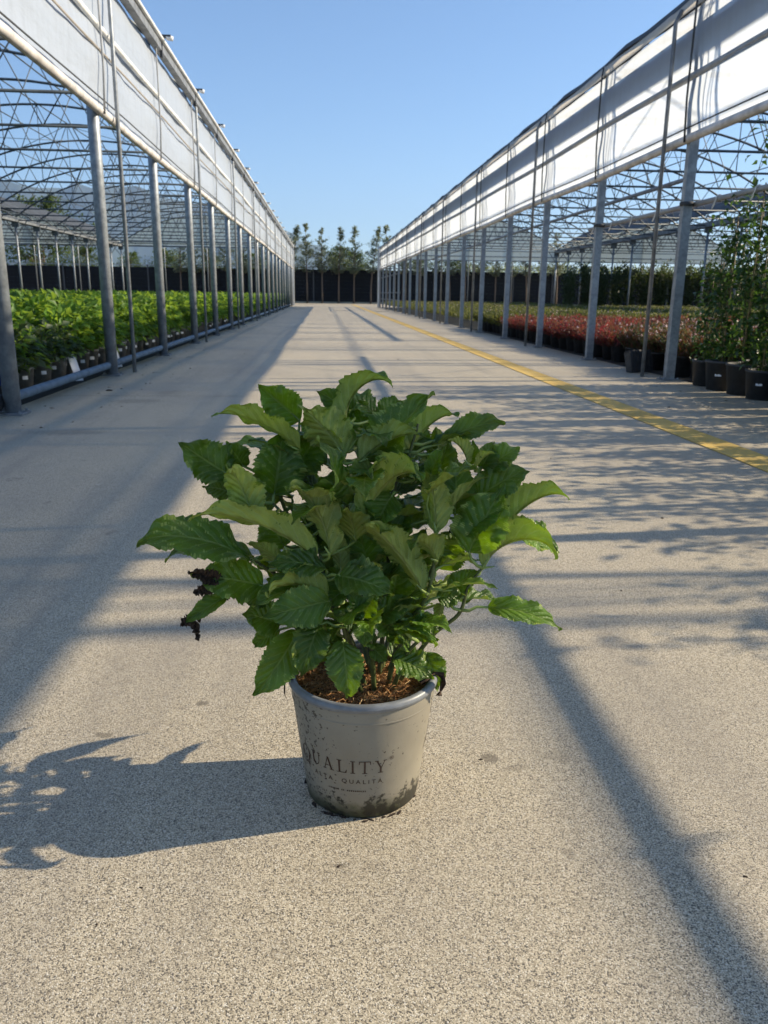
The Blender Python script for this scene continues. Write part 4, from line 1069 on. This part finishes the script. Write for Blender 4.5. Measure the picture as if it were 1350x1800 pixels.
# base px, base py, tip px, tip py, width px, depth of base, depth of tip, side shown ('T' upper, 'U' under), bend, fold, extra normal (x,y,z)
LV = [
 (530, 792, 376, 733, 66, .01, -.03, 'U', .5, .30, (0, 0, .3)),
 (528, 740, 455, 677, 58, .05, .05, 'T', -.5, .35, (-.3, 0, 0)),
 (606, 800, 534, 722, 84, -.01, -.04, 'U', .7, .30, (.2, 0, 0)),
 (622, 728, 558, 688, 42, .07, .07, 'T', .4, .35, (0, 0, 0)),
 (610, 750, 688, 684, 40, .03, .0, 'U', 1.7, .55, (-.7, 0, .5)),
 (668, 735, 706, 706, 34, .06, .08, 'T', .6, .3, (0, 0, .4)),
 (660, 730, 600, 694, 46, .08, .10, 'T', .5, .3, (0, 0, .2)),
 (408, 838, 316, 779, 66, .03, .03, 'T', -.4, .30, (.0, 0, .2)),
 (428, 820, 398, 780, 38, .06, .05, 'T', .4, .35, (0, 0, 0)),
 (482, 868, 494, 762, 78, .02, .05, 'T', .3, .45, (-.1, 0, -.2)),
 (408, 866, 359, 858, 46, .04, .04, 'T', .4, .25, (.1, 0, .2)),
 (446, 912, 402, 826, 66, -.06, -.09, 'U', .6, .25, (.1, 0, 0)),
 (470, 905, 440, 850, 60, .04, .08, 'T', .2, .3, (0, 0, 0)),
 (575, 892, 556, 776, 62, -.04, -.07, 'T', .9, .25, (.25, 0, -.1)),
 (580, 975, 508, 868, 72, -.08, -.12, 'U', .9, .35, (.4, 0, .2)),
 (440, 984, 246, 964, 78, -.02, -.05, 'T', .75, .35, (0, 0, .9)),
 (556, 984, 336, 918, 64, -.06, -.13, 'U', .7, .45, (.2, 0, .8)),
 (446, 980, 296, 989, 54, -.01, .03, 'T', .7, .25, (0, 0, .35)),
 (479, 1044, 429, 1056, 36, -.02, -.02, 'T', .4, .3, (0, 0, .2)),
 (492, 1098, 427, 1080, 54, -.03, -.04, 'T', .6, .25, (0, 0, 0)),
 (580, 1056, 466, 1084, 64, -.09, -.11, 'T', .5, .18, (0, -.3, -.2)),
 (576, 1048, 474, 1051, 48, -.08, -.13, 'U', .9, .45, (.2, 0, .6)),
 (492, 1106, 448, 1138, 34, -.02, -.02, 'T', .4, .2, (0, 0, 0)),
 (524, 1108, 447, 1217, 60, -.05, -.09, 'T', .6, .22, (.25, -.2, -.1)),
 (562, 1097, 531, 1187, 56, -.08, -.12, 'T', .8, .30, (.3, -.2, 0)),
 (602, 1128, 540, 1166, 46, -.07, -.09, 'T', .6, .25, (0, 0, .1)),
 (603, 1128, 612, 1221, 58, -.10, -.13, 'T', .9, .30, (.0, -.3, -.1)),
 (634, 1086, 588, 1082, 28, -.09, -.11, 'T', .4, .15, (0, -.3, 0)),
 (574, 1000, 472, 996, 50, -.06, -.08, 'T', .6, .28, (0, 0, .3)),
 (636, 810, 761, 696, 74, .01, .02, 'T', -.4, .40, (-.35, 0, 0)),
 (632, 812, 738, 768, 46, -.03, -.06, 'U', .8, .5, (-.2, 0, .6)),
 (718, 812, 804, 733, 50, .02, .03, 'U', .9, .45, (-.4, 0, .5)),
 (722, 800, 712, 720, 58, .08, .10, 'T', .3, .3, (0, 0, 0)),
 (782, 772, 882, 748, 42, .05, .06, 'T', .5, .28, (0, 0, .3)),
 (846, 822, 866, 780, 36, .04, .05, 'T', .9, .4, (.3, 0, 0)),
 (862, 824, 911, 795, 42, .04, .04, 'T', 1.3, .35, (0, 0, .3)),
 (836, 878, 929, 830, 58, .02, .02, 'T', .5, .3, (0, 0, .2)),
 (757, 835, 782, 788, 28, -.03, -.04, 'T', .3, .4, (.2, 0, 0)),
 (766, 936, 748, 830, 58, -.07, -.08, 'U', .5, .22, (.1, 0, -.1)),
 (800, 905, 800, 806, 66, .03, .06, 'T', .3, .25, (0, 0, 0)),
 (640, 918, 738, 848, 74, -.04, -.11, 'U', 1.1, .35, (-.2, 0, .5)),
 (768, 936, 856, 842, 34, -.05, -.05, 'U', .3, .55, (-.6, 0, .3)),
 (824, 972, 886, 854, 84, -.02, -.01, 'T', .3, .25, (-.15, -.2, -.2)),
 (884, 938, 998, 880, 54, .0, -.02, 'U', .8, .42, (-.15, 0, .6)),
 (850, 998, 972, 984, 62, -.02, -.06, 'U', 1.5, .40, (.0, 0, .8)),
 (896, 934, 975, 972, 56, .03, .04, 'T', .8, .25, (0, 0, .25)),
 (856, 1067, 982, 1107, 44, -.02, -.03, 'T', .85, .30, (.1, 0, .35)),
 (768, 986, 724, 970, 58, -.07, -.12, 'U', 1.4, .35, (0, 0, .6)),
 (744, 1040, 640, 928, 62, -.07, -.11, 'U', .8, .30, (.2, 0, .1)),
 (768, 1050, 815, 1046, 34, -.03, -.03, 'T', .4, .25, (0, 0, 0)),
 (792, 1040, 838, 1004, 38, .0, .0, 'T', .5, .3, (0, 0, 0)),
 (596, 1012, 688, 1046, 64, -.08, -.12, 'T', .6, .28, (0, 0, .4)),
 (637, 1085, 612, 1036, 34, -.09, -.09, 'T', .3, .25, (0, -.2, -.2)),
 (638, 1084, 664, 1040, 34, -.09, -.09, 'T', .3, .25, (0, -.2, -.2)),
 (637, 1086, 640, 1136, 36, -.09, -.11, 'T', .4, .25, (0, -.2, 0)),
 (660, 1088, 726, 1052, 42, -.04, -.04, 'T', .4, .25, (0, 0, 0)),
 (704, 1090, 744, 1068, 26, -.06, -.07, 'U', .7, .3, (0, 0, .5)),
 (740, 1078, 745, 1131, 30, -.06, -.07, 'T', .4, .25, (0, -.2, 0)),
 (760, 1080, 761, 1118, 16, -.04, -.04, 'T', .3, .3, (.3, 0, 0)),
 (776, 1060, 772, 1099, 22, -.02, -.02, 'U', .4, .3, (0, 0, 0)),
 (690, 1156, 758, 1193, 56, -.06, -.09, 'T', .5, .18, (0, -.2, .15)),
 (748, 1146, 771, 1209, 46, -.01, -.02, 'T', .7, .3, (-.2, 0, .2)),
 (652, 1136, 680, 1163, 28, -.06, -.07, 'T', .4, .25, (0, 0, .2)),
 (724, 1122, 666, 1122, 16, -.03, -.04, 'U', .5, .3, (0, 0, .5)),
 (600, 1006, 592, 936, 34, -.04, -.05, 'U', .5, .35, (.2, 0, 0)),
 (658, 830, 598, 842, 30, -.02, -.05, 'U', .6, .35, (0, 0, .6)),
 (732, 842, 648, 806, 34, .0, -.02, 'T', .8, .4, (0, 0, .3)),
 (822, 815, 788, 776, 26, -.01, -.02, 'U', 1.0, .4, (.3, 0, .3)),
 (836, 826, 870, 799, 22, .0, -.01, 'U', .7, .4, (-.2, 0, .5)),
 (824, 815, 830, 775, 24, .02, .01, 'T', .6, .5, (0, 0, 0)),
 (770, 790, 766, 752, 30, .05, .06, 'U', .5, .3, (0, 0, 0)),
 (690, 870, 660, 930, 56, -.03, -.05, 'T', .5, .3, (0, 0, .2)),
 (700, 960, 660, 880, 60, .02, .03, 'T', .4, .3, (0, 0, 0)),
 (560, 960, 520, 900, 56, .02, .04, 'T', .4, .3, (0, 0, 0)),
 (500, 960, 470, 905, 60, .04, .06, 'T', .4, .3, (0, 0, 0)),
 (620, 1010, 560, 920, 60, .04, .05, 'T', .4, .3, (0, 0, 0)),
 (770, 1000, 800, 930, 60, .05, .07, 'T', .3, .3, (0, 0, 0)),
 (800, 880, 866, 870, 52, .08, .09, 'T', .4, .3, (0, 0, .1)),
 (690, 1060, 700, 990, 56, .04, .05, 'T', .3, .3, (0, 0, 0)),
 (560, 1060, 500, 1010, 56, .03, .03, 'T', .4, .3, (0, 0, .1)),
 (540, 1080, 500, 1060, 50, .02, .02, 'T', .4, .3, (0, 0, .1)),
 (640, 870, 560, 850, 60, .06, .08, 'T', .4, .3, (0, 0, .2)),
 (650, 790, 620, 700, 60, .07, .09, 'T', .3, .3, (0, 0, .1)),
 (760, 860, 790, 770, 60, .08, .10, 'T', .3, .3, (0, 0, .1)),
 (520, 830, 560, 760, 60, .07, .08, 'T', .3, .3, (0, 0, 0)),
 (690, 1110, 640, 1070, 52, -.03, -.05, 'T', .5, .25, (0, 0, 0)),
 (700, 1100, 752, 1052, 46, -.01, -.02, 'T', .4, .25, (0, 0, .1)),
 (660, 1130, 615, 1106, 42, -.05, -.07, 'T', .5, .25, (0, 0, 0)),
 (690, 1130, 712, 1086, 40, -.04, -.04, 'T', .4, .25, (0, 0, 0)),
 (720, 1140, 690, 1108, 36, -.05, -.06, 'T', .5, .25, (0, 0, 0)),
 (585, 1130, 560, 1090, 46, -.03, -.04, 'T', .4, .25, (0, 0, 0)),
 (640, 1050, 690, 990, 58, -.01, -.01, 'T', .4, .3, (0, 0, 0)),
 (585, 1050, 618, 990, 56, -.02, -.02, 'T', .4, .3, (0, 0, 0)),
 (650, 1000, 632, 930, 58, .01, .02, 'T', .4, .3, (0, 0, 0)),
 (720, 1000, 748, 930, 54, .02, .02, 'T', .4, .3, (0, 0, 0)),
 (520, 1040, 470, 1020, 50, -.01, -.02, 'T', .5, .3, (0, 0, .1)),
 (540, 1130, 516, 1100, 40, -.02, -.03, 'T', .4, .25, (0, 0, 0)),
 (690, 940, 706, 880, 56, .03, .05, 'T', .3, .3, (0, 0, 0)),
 (610, 960, 590, 890, 56, .03, .05, 'T', .3, .3, (0, 0, 0)),
]
def add_leaf(i, base, tip, nrm, W, bend, fold, wave=.05, twist=0., hook=.35, attach=True, name='leaf'):
    V, Fc, mi, uv = leaf_mesh(base-PC, tip-PC, nrm, W, bend, fold, wave, twist, i, hook)
    lo = obj(name, np_mesh(name, V, Fc, [M['leaf_top'], M['leaf_under']], mi, True, uv), hero)
    if attach:
        d = stem_pts-base; dd = np.linalg.norm(d, axis=1)+np.clip(stem_pts[:, 2]-base[2], 0, None)*2.0+np.clip(.02-np.linalg.norm(d, axis=1), 0, 1)*2
        s = stem_pts[int(np.argmin(dd))]
        ax = (tip-base)/np.linalg.norm(tip-base); d0 = np.linalg.norm(s-base)
        P_ = [s, s+(base-s)*.35-ax*d0*.05+np.array([0, 0, -.004]), s+(base-s)*.72-ax*d0*.12, base+ax*.002, base+ax*.02*min(1, W/.05)]
        mb = MB(); mb.tube([p-PC for p in P_], [.0036, .0030, .0026, .0023, .0010], 7); obj('petiole', mb.mesh('petiole', M['petiole'], True), lo)
    return lo
rl = np.random.default_rng(77)
for i, (bx, by, tx_, ty, w, db, dt, side, bend, fold, ex) in enumerate(LV):
    b = pp(bx, by, db); t = pp(tx_, ty, dt); t = b+(t-b)*1.03
    n = (NT if side == 'T' else NU)+np.array(ex)+rl.normal(0, .20, 3)
    if side == 'U': fold = min(.75, fold*1.7); w = w*.82
    add_leaf(i, b, t, n, w*1.10e-3*(b[1]/1.36), bend*1.35, fold, rl.uniform(.04, .10), rl.normal(0, .45), hook=rl.uniform(.2, .9))
# leaves inside and on the far side of the crown
k = 0; i = 200
while k < 125:
    th = rl.uniform(0, 6.283); zz = rl.uniform(.29, .70); e = math.sqrt(max(.05, 1-((zz-.50)/.26)**2))
    rad = e*rl.uniform(.02, .20); c = np.array([PC[0]+.01+rad*math.cos(th), PC[1]+.02+rad*.75*math.sin(th)+.03, zz])
    if c[1] < 1.30-.5*max(0, .42-zz): continue
    dirv = np.array([math.cos(th), math.sin(th)*.8+.15, rl.uniform(-.15, .65)]); dirv /= np.linalg.norm(dirv)
    L_ = rl.uniform(.07, .115); t = c+dirv*L_
    if t[2] > .715 or t[2] < .27: continue
    add_leaf(i, c, t, np.array([0, 0, 1.])+rl.normal(0, .35, 3), L_*rl.uniform(.48, .60), rl.uniform(.3, .9), rl.uniform(.15, .4), rl.uniform(.03, .07), rl.normal(0, .2)); k += 1; i += 1
# leaves low on the far and near sides, whose outlines show in the shadow
for q, (b, t, w) in enumerate((((.13, 1.44, .23), (.206, 1.580, .252), .045), ((.08, 1.49, .37), (.262, 1.640, .352), .055), ((.05, 1.54, .41), (.096, 1.69, .40), .06), ((.13, 1.275, .365), (.188, 1.232, .350), .03), ((.20, 1.28, .43), (.285, 1.236, .448), .045))):
    add_leaf(300+q, np.array(b), np.array(t), np.array([.1, .1, 1.]), w, .6, .2, .05)
# the torn, half withered leaf
b = pp(462, 1030, -.03); t = pp(336, 1014, -.05)
tl = add_leaf(400, b, t, NT+np.array([0, 0, .0]), .078, .5, .15, .07, hook=.1)
tl['label'] = 'torn leaf with withered brown edge'
b2 = pp(400, 1048, -.05); t2 = pp(322, 1098, -.07)
add_leaf(401, b2, t2, NT+np.array([.3, 0, .2]), .030, .5, .4, .05, attach=False)
rw = np.random.default_rng(9)
def crisp(base, tip, nrm, W, bend, k):
    V, Fc, mi, uv = leaf_mesh(base-PC, tip-PC, np.array(nrm), W, bend, .5, .0, rw.normal(0, .8), k, .4)
    V = V+np.repeat(rw.normal(0, .0022, (len(V)//18, 1, 3)), 9, 1).reshape(-1, 3)[np.tile(np.arange(len(V)//2), 2)]*.6 + np.tile(rw.normal(0, .0011, (len(V)//2, 3)), (2, 1))
    return obj('withered_edge', np_mesh('withered_edge', V, Fc, [M['withered'], M['withered']], mi, True, uv), tl)
crisp(pp(392, 1022, -.043), pp(331, 1006, -.05), (.2, -.8, .4), .024, .8, 501)
crisp(pp(384, 1026, -.044), pp(340, 1042, -.05), (.6, -.6, .3), .020, .9, 502)
crisp(pp(362, 1028, -.046), pp(355, 1078, -.058), (.9, -.5, .1), .010, .5, 503)
crisp(pp(340, 1086, -.064), pp(319, 1100, -.07), (.1, -.8, .5), .016, .9, 504)
crisp(pp(336, 1090, -.066), pp(347, 1124, -.07), (.6, -.7, .1), .013, .7, 505)
crisp(pp(342, 1078, -.062), pp(351, 1092, -.066), (.6, -.7, .1), .008, .5, 506)
crisp(pp(372, 1062, -.05), pp(402, 1052, -.05), (.1, -.7, .6), .006, .5, 507)
def rim_shred(name, a0, pts, w):
    V = []; Fc = []
    for (a, rr, z) in pts:
        c = np.array([rr*math.sin(a), -rr*math.cos(a), z]); s_ = rw.normal(0, 1, 3); s_ /= np.linalg.norm(s_); wv = w*rw.uniform(.4, 1.1)
        V += [c+s_*wv, c-s_*wv, c+np.array([0, 0, .002])]
    for i in range(len(pts)-1):
        a = i*3; Fc += [(a, a+1, a+4, a+3), (a+1, a+2, a+5, a+4), (a+2, a, a+3, a+5)]
    obj(name, np_mesh(name, V, np.array(Fc), M['withered']), hero)
rim_shred('withered_leaf', 0, [(1.36, .120, .236), (1.35, .132, .250), (1.36, .147, .246), (1.34, .150, .232), (1.30, .147, .218), (1.24, .1445, .212)], .007)
rim_shred('withered_leaf', 0, [(1.18, .112, .236), (1.24, .124, .243), (1.33, .134, .249)], .007)
rim_shred('withered_leaf', 0, [(-1.30, .125, .238), (-1.32, .138, .247), (-1.33, .148, .238), (-1.31, .149, .220), (-1.30, .146, .210)], .004)

# ------------------------------------------------------------------ the hazy air
m, nt, out = new_mat('summer_haze')
pv = nt.nodes.new('ShaderNodeVolumePrincipled'); pv.inputs['Color'].default_value = (.50, .70, 1., 1); pv.inputs['Density'].default_value = 7e-5; pv.inputs['Anisotropy'].default_value = .2
nt.links.new(pv.outputs[0], out.inputs['Volume'])
mb = MB(); mb.box((0, 5000, 655.), (19000, 15600, 1313.))
o = obj('haze', mb.mesh('haze', m)); o['kind'] = 'stuff'; o['label'] = 'thin blue summer haze over the whole valley'; o['category'] = 'haze'
